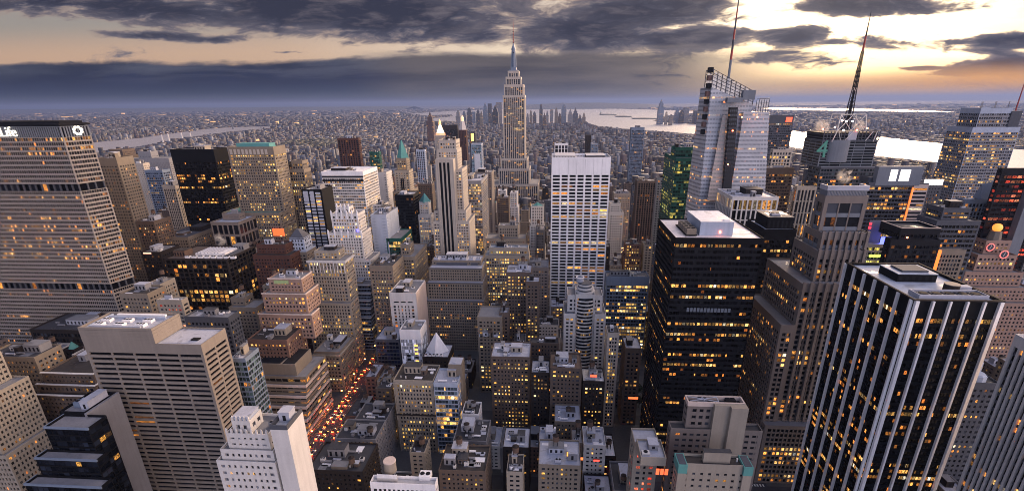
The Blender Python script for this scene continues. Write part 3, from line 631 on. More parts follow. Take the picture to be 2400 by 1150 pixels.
    T.part('white_panel',lambda m:[m.bar((a,c),(1,0),(0,-1),1.6+i*(L-3)/2.6,1.2+(i+.82)*(L-3)/2.6,.2,.5,z-13,z-1) for i in range(2)],wall('silver'))
    T.part('black_side',lambda m:m.box(b+.02,b+.5,c+.6,d-.6,0,z-.5),wall('black')); T.finish()
    T=hero('banded_block','broad white-banded office block with a white roof, above the crowned white tower','office block',[(753,850,404,640,'x884')],style(wall='white',core='slate',bay=3,pier=.35,pd=.2,sp=1.75,rel=.5,corner=.9,fl=3.8,top=4.5,spm='offwhite',glass=G(.5,'Y',.9,(.09,.09,.09)),roof='white'),560,clut=6,fin=False,rows=True)
    a,b,c,d,z=T.boxes[0]; T.part('dark_band',lambda m:[m.box(a-.05,b+.05,c-.05,c+.1,z-7-i*5,z-4.6-i*5) for i in range(2)],wall('dark')); T.finish()
    cw=masonry('white',.3,'Y',wall='paleblue',bay=2.8,pier=1.5,sp=1.7,top=2)
    cw={**cw,'wall':'offwhite','core':'grey'}
    T=hero('crowned_tower','white stone tower with a crown of fluted pinnacles and small blue floodlight','tower',[(788,818,487,515,12),(775,838,503,511,22),(768,848,548,507,28),(765,868,610,503,32)],cw,650,clut=0,fin=False,rows=True)
    for q in range(3):
        a,b,c,d,z=T.boxes[q]
        for i in range(6 if q else 4):
            k=(6 if q else 4)-1
            T.part('pinnacle',lambda m:(m.box(a+.6+i*(b-a-1.2)/k-.7,a+.6+i*(b-a-1.2)/k+.7,c-.3,c+1,z-5,z+3),m.cone(a+.6+i*(b-a-1.2)/k,c+.3,z+3,z+5,.9,.1,6)),wall('white'))
    T.part('floodlight',lambda m:m.cone(T.boxes[1][1]-2,T.boxes[1][2]-.8,T.boxes[2][4]+1.5,T.boxes[2][4]+3.6,.4,1.5,8),plain('flood_blue',(.1,.1,.4),.5,0,(.12,.1,1),3)); T.finish()
    hero('blank_slab','plain pale grey windowless slab right of the crowned white tower','building',[(868,905,505,560,'x932')],style(wall='paleblue',core='grey',bay=9,pier=7.6,sp=3.3,fl=3.7,glass=G(.1)),600,clut=2,rows=False)
    hero('glass_building','green-lit glass building with stacked bright floors, behind the blank pale slab','office building',[(905,930,548,585,'x952'),(905,940,560,560,'x965')],style(wall='green',core='slate',bay=3,pier=.3,sp=1.,glass=G(.7,'Y',1.4,(.05,.07,.06))),610,clut=2)
    hero('office_building','tan setback building of gold-lit floors with ribbed side walls, below the black slab','building',[(938,960,575,520,16),(930,972,603,512,'x1000')],masonry('tan',.5,'Y',bay=2.6,pier=1.),660,clut=3,tank=True)
    hero('office_building','low building of gold-lit windows and a black roof, right of the crowned white tower','building',[(865,920,625,470,'x945')],masonry('tan',.75,'Y',roof='tar',top=5),672,clut=3)
    hero('dark_slab','black glass slab with a thin white striped edge, left of the piered limestone tower','office tower',[(925,968,458,640,'x982')],style(wall='black',core='black',bay=3,pier=.25,sp=1.2,spm='dark',glass=G(.05,'W',1,(.012,.013,.016)),corner=.5),545,clut=2)
    T=hero('spired_tower','slim tower with a bright blue pyramid roof, left of the piered limestone tower','tower',[(982,1004,475,660,14),(980,1010,505,655,'x1016')],masonry('offwhite',.3,'Y',bay=2.6),560,clut=0,fin=False)
    a,b,c,d,z=T.boxes[0]; T.part('pyramid_roof',lambda m:m.cone((a+b)/2,(c+d)/2,z,z+12,(b-a)*.68,.3,4),wall('copper')); T.finish()
    T=hero('ornate_tower','ornate cream tower with an arched top and a green copper pyramid','tower',[(928,952,372,760,18),(924,958,400,756,24),(920,962,450,752,'x980')],[masonry('tan',.4,'Y'),masonry('beige',.15,'Y',bay=4,pier=2.6),masonry('tan',.3,'Y')],452,clut=0,fin=False)
    a,b,c,d,z=T.boxes[0]; 
    T.part('pyramid_roof',lambda m:m.cone((a+b)/2,(c+d)/2,z,z+27,(b-a)*.6,.8,4),wall('teal'))
    T.part('tall_arch',lambda m:[m.box((a+b)/2-2.5+dx,(a+b)/2-.5+dx,T.boxes[1][2]-.4,T.boxes[1][2],T.boxes[1][4]-34,T.boxes[1][4]-12) for dx in (0,3)],wall('black')); T.finish()
    hero('brown_slab','reddish brown slab tower with vertical stripes, standing alone above mid-town roofs','office tower',[(790,840,325,1000,'x845')],style(wall='redbrown',core='black',bay=5,pier=2.6,sp=.9,sd=.3,glass=G(.15,'W'),fl=3.8),395,clut=2)
    hero('glass_building','small green glass building beside white roofs, right of the reddish brown slab','office building',[(865,888,357,1150,'x893')],style(wall='green',core='green',bay=3,pier=.4,sp=1.,glass=G(.25,'Y',1,(.05,.12,.09))),402,clut=1)
    hero('pale_block','white blank-sided tower pair right of the banded block','building',[(880,905,405,800,'x918')],style(wall='offwhite',core='grey',bay=6,pier=4.8,sp=2.9,glass=G(.1)),470,clut=2)
    hero('apartment_tower','dark brown lit tower between the ornate cream tower and the piered limestone one','tower',[(978,1012,432,860,'x1018')],masonry('brown',.4,'W'),500,clut=2)
    hero('apartment_tower','pale tower with blue stripes, right of the ornate cream tower','tower',[(975,995,352,1100,'x998')],style(wall='paleblue',core='slate',bay=4,pier=1.6,sp=1,sd=.3,glass=G(.1)),415,clut=1)
# ---------------------------------------------------------------- centre
def lattice(m,x,y,z0,z1,r0,r1,n=10,t=.25):
    """square lattice mast"""
    def c(k,z): 
        f=(z-z0)/(z1-z0); r=r0+(r1-r0)*f; a=math.pi/4+k*math.pi/2; return (x+r*math.cos(a),y+r*math.sin(a),z)
    for k in range(4): m.rod(c(k,z0),c(k,z1),t*1.3,t*.8,4)
    for i in range(n):
        za=z0+(z1-z0)*i/n; zb=z0+(z1-z0)*(i+1)/n
        for k in range(4): m.rod(c(k,za),c((k+1)%4,zb),t*.6,None,3); m.rod(c(k,zb),c((k+1)%4,zb),t*.6,None,3)
def AVT(pts,X,w,yend):
    """stepped tiers whose west face keeps to the avenue line X; pts are their north-west roof corners"""
    out=[];Yp=1e9
    for px,py in pts:
        Y=min(atX(px,py,X)[1],Yp-2.5); Yp=Y; z=atY(px,py,Y)[2]
        out.append((proj(X-w,Y,z)[0],proj(X,Y,z)[0],proj(X-w/2,Y,z)[1],Y,yend-Y))
    return out
def centre():
    # tall art-deco skyscraper with the mast
    es=style(wall='limestone',core='slate',bay=5.,pier=1.9,sp=1.3,spm='slate',sd=.8,rel=1.3,corner=3.,fl=4.,top=5,glass=G(.16,'Y',.9,(.05,.05,.055)),parapet=.8)
    A=lambda xl,xr,y,Y,D: (xl,xr,y,Y,D)
    T=hero('art_deco_skyscraper','tallest art deco stone skyscraper with a tapering silver mast, centre of the skyline','skyscraper',
      [A(1190,1216,167,1304,30),A(1185,1221,181,1300,38),A(1181,1227,199,1296,46),A(1178,1230,224,1290,56),A(1174,1236,372,1286,64),A(1168,1241,396,1280,74),A(1150,1262,432,1272,90)],es,436,clut=0,fin=False,rows=True)
    a,b,c,d,z=T.boxes[0]; x,y=(a+b)/2,(c+d)/2; sv=wall('bluegrey',.45)
    T.part('observation_deck',lambda m:[m.prism(shrink(RECT(a,b,c,d),3),z-.2,z+3),m.prism(shrink(RECT(a,b,c,d),7),z+3,z+9)],sv)
    o=T.part('mooring_mast',lambda m:[m.cone(x,y,z+9,z+48,4.9,4.2,16),m.cone(x,y,z+48,z+52,5.6,5.2,16),m.cone(x,y,z+52,z+57,4.4,3.2,16),m.cone(x,y,z+57,z+63,2.6,1.4,12)],sv); sub(o,T.root)
    for k in range(4):
        an=k*math.pi/2; 
        f=MB(); dx,dy=math.cos(an),math.sin(an)
        f.quad((x+dx*5-dy*.8,y+dy*5+dx*.8,z+9),(x+dx*7.5-dy*.8,y+dy*7.5+dx*.8,z+9),(x+dx*6-dy*.8,y+dy*6+dx*.8,z+44),(x+dx*5-dy*.8,y+dy*5+dx*.8,z+46)); f.quad((x+dx*7.5+dy*.8,y+dy*7.5-dx*.8,z+9),(x+dx*5+dy*.8,y+dy*5-dx*.8,z+9),(x+dx*5+dy*.8,y+dy*5-dx*.8,z+46),(x+dx*6+dy*.8,y+dy*6-dx*.8,z+44)); f.quad((x+dx*7.5-dy*.8,y+dy*7.5+dx*.8,z+9),(x+dx*7.5+dy*.8,y+dy*7.5-dx*.8,z+9),(x+dx*6+dy*.8,y+dy*6-dx*.8,z+44),(x+dx*6-dy*.8,y+dy*6+dx*.8,z+44))
        f.build('wing',sv,o)
    f=MB(); f.cone(x,y,z+10,z+47,2.2,2.,8); [f.box(x-1.2,x+1.2,y-6.2,y-5.2,z+10+i*5,z+13.6+i*5) for i in range(7)]; f.build('window',wall('dark'),o)
    tip=atY(1200,45,y)[2]
    o=T.part('antenna',lambda m:[m.rod((x,y,z+62),(x,y,z+86),1.5,1.1,8),m.rod((x,y,z+86),(x,y,z+106),.8,.6,8),m.rod((x,y,z+106),(x,y,tip),.45,.15,6)],plain('mast_red',(.25,.06,.05),.5)); sub(o,T.root)
    f=MB(); [f.box(x-1.7,x+1.7,y-1.7,y+1.7,z+64+i*6,z+65+i*6) for i in range(5)]; f.build('antenna_ring',wall('dark'),o)
    T.finish()
    # broad white gridded slab
    T=hero('gridded_slab','broad white slab tower with a regular grid of dark ribbon windows, near the centre','office tower',[(1293,1432,374,545,42)],
      style(wall='white',core='black',bay=9.1,pier=2.,pd=-.15,sp=1.4,rel=.9,corner=1.5,fl=3.75,top=16.5,glass=G(.30,'W',1.1,(.007,.007,.009)),roof='silver',parapet=2.5),690,clut=0,fin=False)
    a,b,c,d,z=T.boxes[0]
    for i in range(6): T.part('seam',lambda m:m.box(a+(i+1)*(b-a)/7-.09,a+(i+1)*(b-a)/7+.09,c-.04,c+.1,z-16,z),wall('grey'))
    T.bulkhead(a+4,a+26,c+8,d-4,z,3.4,'offwhite','silver'); T.bulkhead(a+38,b-5,c+10,d-5,z,3,'dark','silver'); T.cooler(a+31,c+14,z,6,6,2.5,'silver',2); T.finish()
    # piered limestone tower
    ps=masonry('limestone',.25,'Y',bay=3.,pier=1.5,sp=1.8,top=3,fl=3.6)
    T=hero('piered_tower','limestone tower with three long black vertical window strips and stepped shoulders','office tower',[(1028,1068,330,606,26),(1024,1071,352,602,30),(1019,1083,398,598,36),(1017,1092,495,592,40),(1014,1100,520,588,44)],
       ps,600,clut=2,fin=False,rows=True)
    a,b,c,d,z=T.boxes[1]; f0=T.boxes[4]; wx=T.boxes[3]
    xs=(T.boxes[2][0]*.93+T.boxes[2][1]*.07,T.boxes[2][0]*.3+T.boxes[2][1]*.7)
    T.part('pier_front',lambda m:m.box(a+.6,b-2.2,f0[2]-1.5,c+2,0,z-9),wall('limestone'))
    for i in range(3):
        xx=a+.6+(b-2.8-a)*(.27+.22*i); T.part('window_strip',lambda m:m.box(xx-1.35,xx+1.35,f0[2]-1.62,f0[2]-1.4,30,z-13),wall('black',.3))
    for i in range(9):
        xx=a+1.2+i*(b-4-a)/8
        if min(abs(xx-(a+.6+(b-2.8-a)*(.27+.22*q))) for q in range(3))<2: continue
        T.part('fluted_pier',lambda m:m.box(xx-.35,xx+.35,f0[2]-1.9,f0[2]-1.45,30,z-9.5),wall('limestone'))
    T.finish()
    hero('glass_slab','grey glass office slab with pale yellow lit floors and a dark side wall','office tower',[(1085,1128,425,700,'x1143')],style(wall='grey',core='slate',bay=2.6,pier=.25,sp=1.3,rel=.3,corner=.5,glass=G(.5,'Y',1.1,(.10,.10,.11)),top=4,roof='silver'),585,clut=2,rows=True)
    hero('stone_tower','plain grey stone tower with narrow ribs beside the grey glass slab','tower',[(1112,1152,405,820,'x1158')],masonry('granite',.15,'Y',pier=1.9),475,clut=1)
    T=hero('glass_tower','teal glass tower with a white blank front panel, left of the art deco skyscraper','tower',[(1104,1128,338,1400,'x1132')],style(wall='paleblue',core='teal',bay=3,pier=.4,sp=1,glass=G(.1,'Y',1,(.1,.2,.22))),415,clut=0,fin=False)
    a,b,c,d,z=T.boxes[0]; T.part('white_panel',lambda m:m.box(a+8,b-4,c-1,c-.05,0,z-26),wall('white')); T.finish()
    hero('dark_block','black block rising behind the flood-lit pyramid spire','tower',[(1036,1072,294,1900,'x1074')],style(wall='umber',core='black',bay=4,pier=.6,sp=1.5,glass=G(.1,'W'),top=14),335,clut=0)
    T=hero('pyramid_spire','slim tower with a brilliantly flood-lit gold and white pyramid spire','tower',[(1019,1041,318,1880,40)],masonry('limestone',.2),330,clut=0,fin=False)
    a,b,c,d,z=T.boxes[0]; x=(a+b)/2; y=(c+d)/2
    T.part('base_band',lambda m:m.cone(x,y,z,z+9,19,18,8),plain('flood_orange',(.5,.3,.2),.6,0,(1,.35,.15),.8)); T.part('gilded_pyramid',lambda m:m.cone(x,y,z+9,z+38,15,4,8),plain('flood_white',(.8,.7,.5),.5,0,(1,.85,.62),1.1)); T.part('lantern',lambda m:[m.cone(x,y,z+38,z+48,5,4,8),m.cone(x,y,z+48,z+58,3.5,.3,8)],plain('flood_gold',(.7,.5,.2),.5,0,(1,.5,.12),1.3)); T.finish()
    T=hero('clock_spire','slender reddish tower with a flood-lit white lantern top','tower',[(1074,1092,305,2050,34)],style(wall='redbrown',core='umber',bay=6,pier=2.6,sp=1,glass=G(.05),wall_=0) if False else style(wall='redbrown',core='umber',bay=6,pier=2.6,sp=1,glass=G(.05)),410,clut=0,fin=False)
    a,b,c,d,z=T.boxes[0]; x=(a+b)/2; y=(c+d)/2
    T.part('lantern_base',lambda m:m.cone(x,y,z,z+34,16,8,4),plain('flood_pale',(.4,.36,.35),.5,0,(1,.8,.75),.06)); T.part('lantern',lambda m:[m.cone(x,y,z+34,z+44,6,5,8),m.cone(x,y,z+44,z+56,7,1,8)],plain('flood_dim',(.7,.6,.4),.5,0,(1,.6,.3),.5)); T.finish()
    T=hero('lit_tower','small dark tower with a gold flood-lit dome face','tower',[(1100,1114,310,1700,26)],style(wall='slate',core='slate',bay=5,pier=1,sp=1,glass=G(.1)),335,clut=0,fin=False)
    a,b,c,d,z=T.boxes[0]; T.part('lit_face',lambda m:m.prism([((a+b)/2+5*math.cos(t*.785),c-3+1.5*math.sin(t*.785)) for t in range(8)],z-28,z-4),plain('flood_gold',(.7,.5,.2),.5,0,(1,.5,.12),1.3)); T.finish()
    hero('white_block','low white office block with black stripes behind the white gridded slab','office block',[(1300,1332,337,1180,34)],style(wall='white',core='black',bay=7,pier=1.7,sp=.6,sd=.4,fl=8,glass=G(.1),top=4),372,clut=2)
    hero('brown_tower','dark brown narrow tower behind the white gridded slab','tower',[(1373,1386,318,1500,30)],masonry('umber',.05),372,clut=0)
    hero('slate_tower','slate-blue narrow tower right of the dark brown narrow one','tower',[(1386,1402,338,1300,30)],masonry('bluegrey',.1),372,clut=0)
    hero('glass_tower','dark blue-grey glass slab tower standing alone before the bay','tower',[(1480,1511,300,1450,'x1477')],style(wall='bluegrey',core='slate',bay=3.4,pier=.5,sp=1.,glass=G(.07,'Y',1,(.05,.06,.09)),top=6),390,clut=1)
    hero('striped_tower','brown tower of long vertical stripes with a pale cap, left of the green glass tower','tower',[(1494,1540,425,800,'x1489')],style(wall='brown',core='black',bay=3.6,pier=1.5,sp=.8,sd=.35,rel=.7,corner=2,fl=3.7,top=3,glass=G(.05,'W',1,(.012,.012,.012))),560,clut=2,fin=True,rows=True)
    hero('stone_tower','pale stepped stone tower right of the white gridded slab','tower',[(1430,1455,478,690,20),(1428,1462,500,686,26)],masonry('offwhite',.08,'Y',bay=2.6),560,clut=2)
    hero('apartment_tower','narrow grey and white tower hugging the green glass tower','tower',[(1540,1562,418,720,'x1537')],masonry('grey',.2,'W'),520,clut=2)
    hero('lowrise','tan low buildings block behind the pale stepped stone tower','building',[(1440,1478,455,950,30)],masonry('beige',.3),500,clut=3,tank=True)
    gg=style(wall='green',core='green',bay=3.,pier=.2,pd=.1,sp=1.2,rel=.3,corner=.4,fl=3.9,top=3,glass=G(.17,'L',.8,(.012,.05,.045),.06),roof='gravel')
    hero('green_tower','dark green glass tower with yellow-green lit floors','office tower',[(1584,1645,347,628,24),(1584,1645,372,612,'x1558')],gg,505,clut=2,rows=True)
    # brown, stone and mixed buildings between the two avenues
    fr=masonry('pinkstone',.42,'W',bay=2.9,pier=1.5,sp=1.8,top=3,fl=3.5,roof='gravel')
    T=hero('setback_tower','reddish stone tower with stepped shoulders and a pale green panel under its roof','tower',[(628,706,655,378,20),(614,716,690,374,24),(606,730,738,370,'x748'),(590,690,800,362,20)],[fr,{**fr,'wall':'pinkstone'},fr,{**fr,'wall':'brick'}],870,clut=4,fin=False)
    a,b,c,d,z=T.boxes[0]; T.part('glazed_panel',lambda m:m.box(a+5,a+18,c-.2,c-.02,z-3.8,z-.6),plain('faience',(.32,.42,.2),.4)); 
    for q in (0,1,2): e=T.boxes[q]; T.part('cornice',lambda m:[m.box(e[0]-.4,e[1]+.4,e[2]-.5,e[2]+.4,e[4]+.3,e[4]+1.2),m.box(e[1]-.4,e[1]+.5,e[2]+.4,e[3],e[4]+.3,e[4]+1.2)],wall('sand'))
    T.finish()
    tw=masonry('beige',.3,'Y',bay=2.9,pier=1.5,sp=1.6,top=2.,fl=3.6)
    T=hero('classical_tower','beige tower with a temple-like columned crown, right of the reddish stone tower','tower',[(736,792,590,452,16),(722,808,612,446,22),(716,822,712,440,'x840')],tw,800,clut=2,fin=False)
    a,b,c,d,z=T.boxes[1]
    for i in range(11): xx=a+1+i*(b-a-2)/10; T.part('column',lambda m:m.cone(xx,c-.7,z-12,z-1.5,.55,.5,8),wall('offwhite'))
    T.part('cornice',lambda m:[m.box(a-1.2,b+1.2,c-1.4,c+.3,z-1.4,z+.6),m.box(b-.3,b+1.2,c+.3,d,z-1.4,z+.6)],wall('offwhite')); T.finish()
    gs=style(wall='slate',core='black',bay=1.7,pier=.3,pd=.05,sp=1.3,spm='bluegrey',rel=.4,corner=.4,fl=3.8,top=1.4,glass=G(.22,'Y',1.2,(.015,.016,.022)),roof='gravel',parapet=.6)
    T=hero('stepped_building','slate-grey glass building stepping back in pale-edged tiers','office building',AVT([(868,668),(874,688),(882,705),(890,724),(896,745)],-198,26,530),gs,775,clut=3,fin=False)
    for b in T.boxes: T.part('tier_edge',lambda m:[m.box(b[0]-.3,b[1]+.3,b[2]-.35,b[2]+.2,b[4]-.5,b[4]+.7),m.box(b[1]-.2,b[1]+.35,b[2]+.2,b[3],b[4]-.5,b[4]+.7)],wall('silver'))
    T.finish()
    T=hero('blank_tower','white blank-topped tower with slotted windows and a broad sunlit side','tower',[(912,974,688,440,'x996')],style(wall='offwhite',core='dark',bay=3.6,pier=2.2,sp=1.2,sd=.3,rel=.6,corner=3.,fl=3.6,top=13,glass=G(.3,'W',1.3)),785,clut=4,fin=False)
    a,b,c,d,z=T.boxes[0]; T.part('vent_slot',lambda m:[m.box(a+4+i*7,a+9+i*7,c-.1,c-.02,z-9.6,z-8.4) for i in range(3)],wall('black')); T.part('sun_toned_wall',lambda m:m.box(b+.02,b+.6,c+.3,d,0,z),wall('sand')); T.finish()  # west wall given a warmer colour for its sunlit look
    sg=masonry('granite',.22,'W',bay=2.6,pier=1.2,sp=1.5,top=1.6,fl=3.5,roof='silver',wall='tan')
    T=hero('stone_block','massive granite block with bands of small windows and roof machinery, below the piered tower','office block',[(1012,1128,612,505,22),(1005,1130,630,492,30),(1000,1132,664,485,36),(994,1134,706,480,40)],sg,835,clut=3,fin=False)
    a,b,c,d,z=T.boxes[0]
    for i in range(7): T.cooler(a+4+i*(b-a-8)/6,c+6,z,5,4,2.6,'silver',2)
    T.part('dark_panel',lambda m:[m.box(a+5,b-16,c-.15,c-.02,z-4.5,z-1.5),m.box(b-12,b-4,c-.15,c-.02,z-4.5,z-1.5)],wall('slate'))
    for q in (1,2,3): e=T.boxes[q]; T.part('ledge',lambda m:m.box(e[0]-.3,e[1]+.3,e[2]-.5,e[2]+.3,e[4]-.2,e[4]+.8),wall('slate'))
    T.finish()
    hero('apartment_block','cream building with stepped top behind the gold-lit ornate one','apartment block',[(1168,1215,530,640,18),(1138,1232,560,632,28)],masonry('beige',.35,'W',bay=2.8),600,clut=4,tank=True,rows=True)
    hero('office_building','ornate cream block with most of its windows lit gold, right of the granite block','office building',[(1146,1238,582,545,16),(1136,1240,600,540,26)],masonry('beige',.75,'Y',bay=2.9,pier=1.3,sp=1.6,roof='bluegrey'),705,clut=6,tank=True)
    hero('apartment_building','grey stone building with a tall shadowed side next to the white gridded slab','building',[(1238,1286,628,500,30)],masonry('granite',.2,'W'),690,clut=4,tank=True)
    hero('old_building','dark slate old building between the cream block and the white gridded slab','building',[(1255,1277,540,620,22)],masonry('slate',.3,'W'),610,clut=2,tank=True)
    hero('brick_building','dark brown brick building with gold windows and a snowy-white roof edge','apartment building',[(1186,1245,640,440,26)],masonry('brown',.5,'Y',roof='silver'),775,clut=6,tank=True)
    hero('brick_tower','narrow brown brick tower with white stringcourses, right of the brown brick building','apartment building',[(1232,1264,662,425,16)],masonry('brown',.45,'Y',roof='silver',fl=3.4),785,clut=3)
    hero('apartment_building','tan loft building with a bright white dormer on its flat roof','building',[(1115,1172,792,388,10),(1118,1176,745,398,26)],masonry('tan',.5,'Y',roof='gravel'),860,clut=5,tank=True)
    hero('slim_building','brown narrow building of bright gold windows, right of the tan loft building','building',[(1170,1192,735,405,16)],masonry('brown',.6,'W'),815,clut=2)
    # round-fronted tower
    T=Tower('curved_tower','white tower with curved balcony floors and a round drum chimney on top','hotel tower',(33,425,0)); 
    p,q=atY(1322,735,400),atY(1420,735,400); x0,x1,zt=p[0],q[0],p[2]; xm=(x0+x1)/2; z2=atY(1370,690,404)[2]; wgt=x1-x0
    wm=masonry('offwhite',.12,'Y',bay=3.,pier=1.5,sp=1.7,fl=3.4)
    T.tier(RECT(x0,x0+wgt*.27,398,428),0,zt,wm); T.tier(RECT(x1-wgt*.27,x1,398,428),0,zt,wm)
    T.tier(RECT(x0+wgt*.27,x1-wgt*.27,402,430),0,z2,style(wall='offwhite',core='slate',bay=3,pier=0,sp=.01,rel=.4,glass=G(.2)),roof=True)
    T.tier(RECT(x0+3,x1-3,405,426),zt,z2-2,wm)
    xc=xm
    def bow(r): return [(xc+r*math.sin(t),401-7*math.cos(t)*(r/ (wgt*.24))+5) for t in np.linspace(-1.35,1.35,15)]+[(xc+r,406),(xc-r,406)]
    nf=int((z2-6)/3.4)
    T.part('bow_core',lambda m:m.prism(bow(wgt*.22),0,z2-3),wall('slate'))
    for i in range(nf): 
        zz=6+i*3.4; T.part('balcony',lambda m:m.prism(bow(wgt*.245),zz,zz+1.25,bot=True),wall('offwhite'))
    for i in range(nf):
        zz=6+i*3.4; bb=bow(wgt*.226)[:15]; mb=MB()
        for k in range(14): mb.quad((*bb[k],zz+1.3),(*bb[k+1],zz+1.3),(*bb[k+1],zz+3.3),(*bb[k],zz+3.3),uv=((k,i+700),(k+.99,i+700),(k+.99,i+700.99),(k,i+700.99)))
        mb.build('window_row',glass(**G(.07,'Y',.8)),T.root)
    for k in range(3): T.part('roof_ring',lambda m:m.cone(xc,412,z2+k*3.2,z2+1.6+k*3.2,wgt*.24-k*1.2,wgt*.24-k*1.2,24),wall('offwhite'))
    T.part('drum_core',lambda m:m.cone(xc,412,z2-1,z2+9,wgt*.17,wgt*.17,24),wall('slate'))
    zc=atY(1360,650,412)[2]; xcc=atY(1360,655,412)[0]
    o=T.part('chimney_drum',lambda m:[m.cone(xcc,414,z2+8,zc,3.3,3.3,20,cap=False),m.cone(xcc,414,zc-3,zc-2.9,3.2,3.2,20)],wall('silver'))
    T.part('drum_rim',lambda m:[m.cone(xcc,414,zc-.8,zc,3.7,3.7,20,cap=False),m.cone(xcc,414,zc,zc+.01,3.7,3.,20,cap=False)],wall('white')); T.finish()
    FOOT.append((x0-3,x1+3,392,432)); HER.append((1318,1440,890,396))
    T=hero('office_building','grey office block with a plain top band and lit ribbon windows, beside the black tower','office building',[(1422,1522,650,470,'x1418')],style(wall='bluegrey',core='slate',bay=3,pier=.5,sp=1.5,rel=.4,corner=1,fl=3.8,top=9,glass=G(.55,'Y',1.5,(.03,.035,.04)),roof='slate'),765,clut=8)
    hero('slim_tower','slim cream tower with a fine window grid, beside the curved white tower','apartment tower',[(1424,1452,782,352,'x1420')],masonry('limestone',.3,'Y',bay=2.,pier=.8,sp=1.2,fl=3.3,roof='tar'),940,clut=2)
    hero('brick_building','dark brick building with a white roof and orange street glow at its foot','building',[(1466,1504,818,355,'x1458')],masonry('brown',.3,'W',roof='silver'),940,clut=2)
    # mid-foreground
    T=hero('pale_tower','slim white tower with a column of lit stair windows, before the white blank-topped one','tower',[(936,985,775,402,'x999')],style(wall='white',core='paleblue',bay=1.6,pier=.12,pd=0,sp=.3,sd=.02,rel=.12,corner=.6,fl=3.6,top=9,glass=dict(lit=0.,tint=(.55,.58,.66),amp=0.,rough=.5),roof='gravel'),868,clut=2,fin=False)
    a,b,c,d,z=T.boxes[0]
    for i in range(6):
        if i: T.part('window',lambda m:m.quad((b-7,c-.1,z-12-i*4.2),(b-3.8,c-.1,z-12-i*4.2),(b-3.8,c-.1,z-9.8-i*4.2),(b-7,c-.1,z-9.8-i*4.2),uv=((i,0),(i+.9,0),(i+.9,.9),(i,.9))),plain('stair_lit',(.5,.3,.1),.5,0,(1,.5,.1),1.2) if i in (1,2,3,5) else wall('black',.3))
    for i in range(3): T.part('window',lambda m:m.quad((a+5,c-.1,z-27-i*4.2),(a+8.5,c-.1,z-27-i*4.2),(a+8.5,c-.1,z-25-i*4.2),(a+5,c-.1,z-25-i*4.2)),wall('black',.3))
    T.finish()
    hero('glass_building','low dark blue glass building with a pale flat roof along the avenue','office building',[(878,936,797,412,30)],style(wall='slate',core='black',bay=3,pier=.2,sp=1,glass=G(.12,'W',1,(.012,.016,.04)),roof='silver',top=2),850,clut=3)
    T=hero('pyramid_building','low dark building carrying a smooth white pyramid skylight','building',[(990,1050,838,385,26)],masonry('umber',.2,'W',roof='silver'),870,clut=0,fin=False)
    a,b,c,d,z=T.boxes[0]; x=(a+b)/2-1; T.part('white_pyramid',lambda m:m.cone(x,c+14,z,z+19,11,.05,4),wall('white')); 
    for i in range(5): T.cooler(a+3+i*3.4,c+3,z,2.6,2.4,1.8,'white',1)
    T.finish()
    zg=style(wall='tan',core='umber',bay=5,pier=.3,pd=.2,sp=2.1,rel=.6,corner=.5,fl=3.7,top=1.8,glass=G(.3,'W',1.6,(.03,.025,.02)),roof='gravel',parapet=.5)
    T=hero('terraced_building','tan ziggurat of stacked horizontal terraces beside the car-lit avenue','office building',AVT([(717,884),(722,905),(727,930),(731,955),(726,985),(716,1020)],-198,42,368),zg,1075,clut=0,fin=False)
    a,b,c,d,z=T.boxes[0]; T.part('plant_block',lambda m:m.box(a,b-9,c+3,d-6,z-.2,z+10),wall('tan')); T.part('roof_well',lambda m:[m.box(a+1,b-22,c+4,d-7,z+10,z+10.3),m.box(b-20,b-10,c+4,d-7,z+10,z+10.3)],wall('dark'))
    for e in T.boxes[1:]: T.part('terrace_edge',lambda m:[m.box(e[0]-.5,e[1]+.5,e[2]-.5,e[2]+.4,e[4]-1.2,e[4]+.9),m.box(e[1]-.4,e[1]+.5,e[2]+.4,e[3],e[4]-1.2,e[4]+.9)],wall('sand'))
    T.finish()
    T=hero('corner_building','tan corner building with a rounded cornice and dim gold windows on the avenue','building',[(735,796,826,392,'x828')],masonry('tan',.35,'Y',bay=2.9,top=2,roof='gravel'),930,clut=5,tank=True,fin=False)
    a,b,c,d,z=T.boxes[0]; T.part('cornice',lambda m:[m.box(a-.9,b+.9,c-1,c+.4,z-3,z-1.6),m.box(b-.4,b+.9,c+.4,d,z-3,z-1.6)],wall('beige')); T.finish()
    hero('brick_building','brown brick building with orange windows at the foot of the reddish stone tower','building',[(580,672,798,345,24)],masonry('brick',.35,'W',roof='umber'),860,clut=4)
    hero('glass_building','blue-green glass building with scattered orange windows, right of the brown slab tower','office building',[(540,575,842,275,'x606')],style(wall='bluegrey',core='green',bay=2.6,pier=.25,sp=1.1,rel=.3,corner=.4,glass=G(.12,'W',1.4,(.04,.06,.06)),roof='gravel',top=2),1000,clut=2)
    hero('apartment_building','tan stepped building with a small penthouse, behind the brown slab tower','building',[(540,572,700,400,14),(536,600,722,394,20)],masonry('tan',.35,'W',roof='gravel'),790,clut=3,tank=True)
    hero('dark_building','slate office block with roof plant behind the brown slab tower','office building',[(432,535,745,330,'x560')],style(wall='slate',core='dark',bay=3,pier=1.2,sp=1.6,glass=G(.15,'Y'),roof='grey',top=4),840,clut=6)
    hero('apartment_building','tan windowed building with a blank pink side wall, behind the brown slab tower','building',[(340,375,668,400,'x410')],masonry('beige',.1,'W',roof='grey'),720,clut=3,tank=True)
    hero('apartment_building','old tan building with many dark windows at the foot of the lozenge tower','building',[(280,345,690,360,20)],masonry('tan',.12,'W',roof='umber'),740,clut=5,tank=True)
    hero('apartment_building','cream building with red-lit penthouse behind the brown slab tower','building',[(366,425,705,350,'x440')],masonry('beige',.2,'R',roof='offwhite'),745,clut=4)
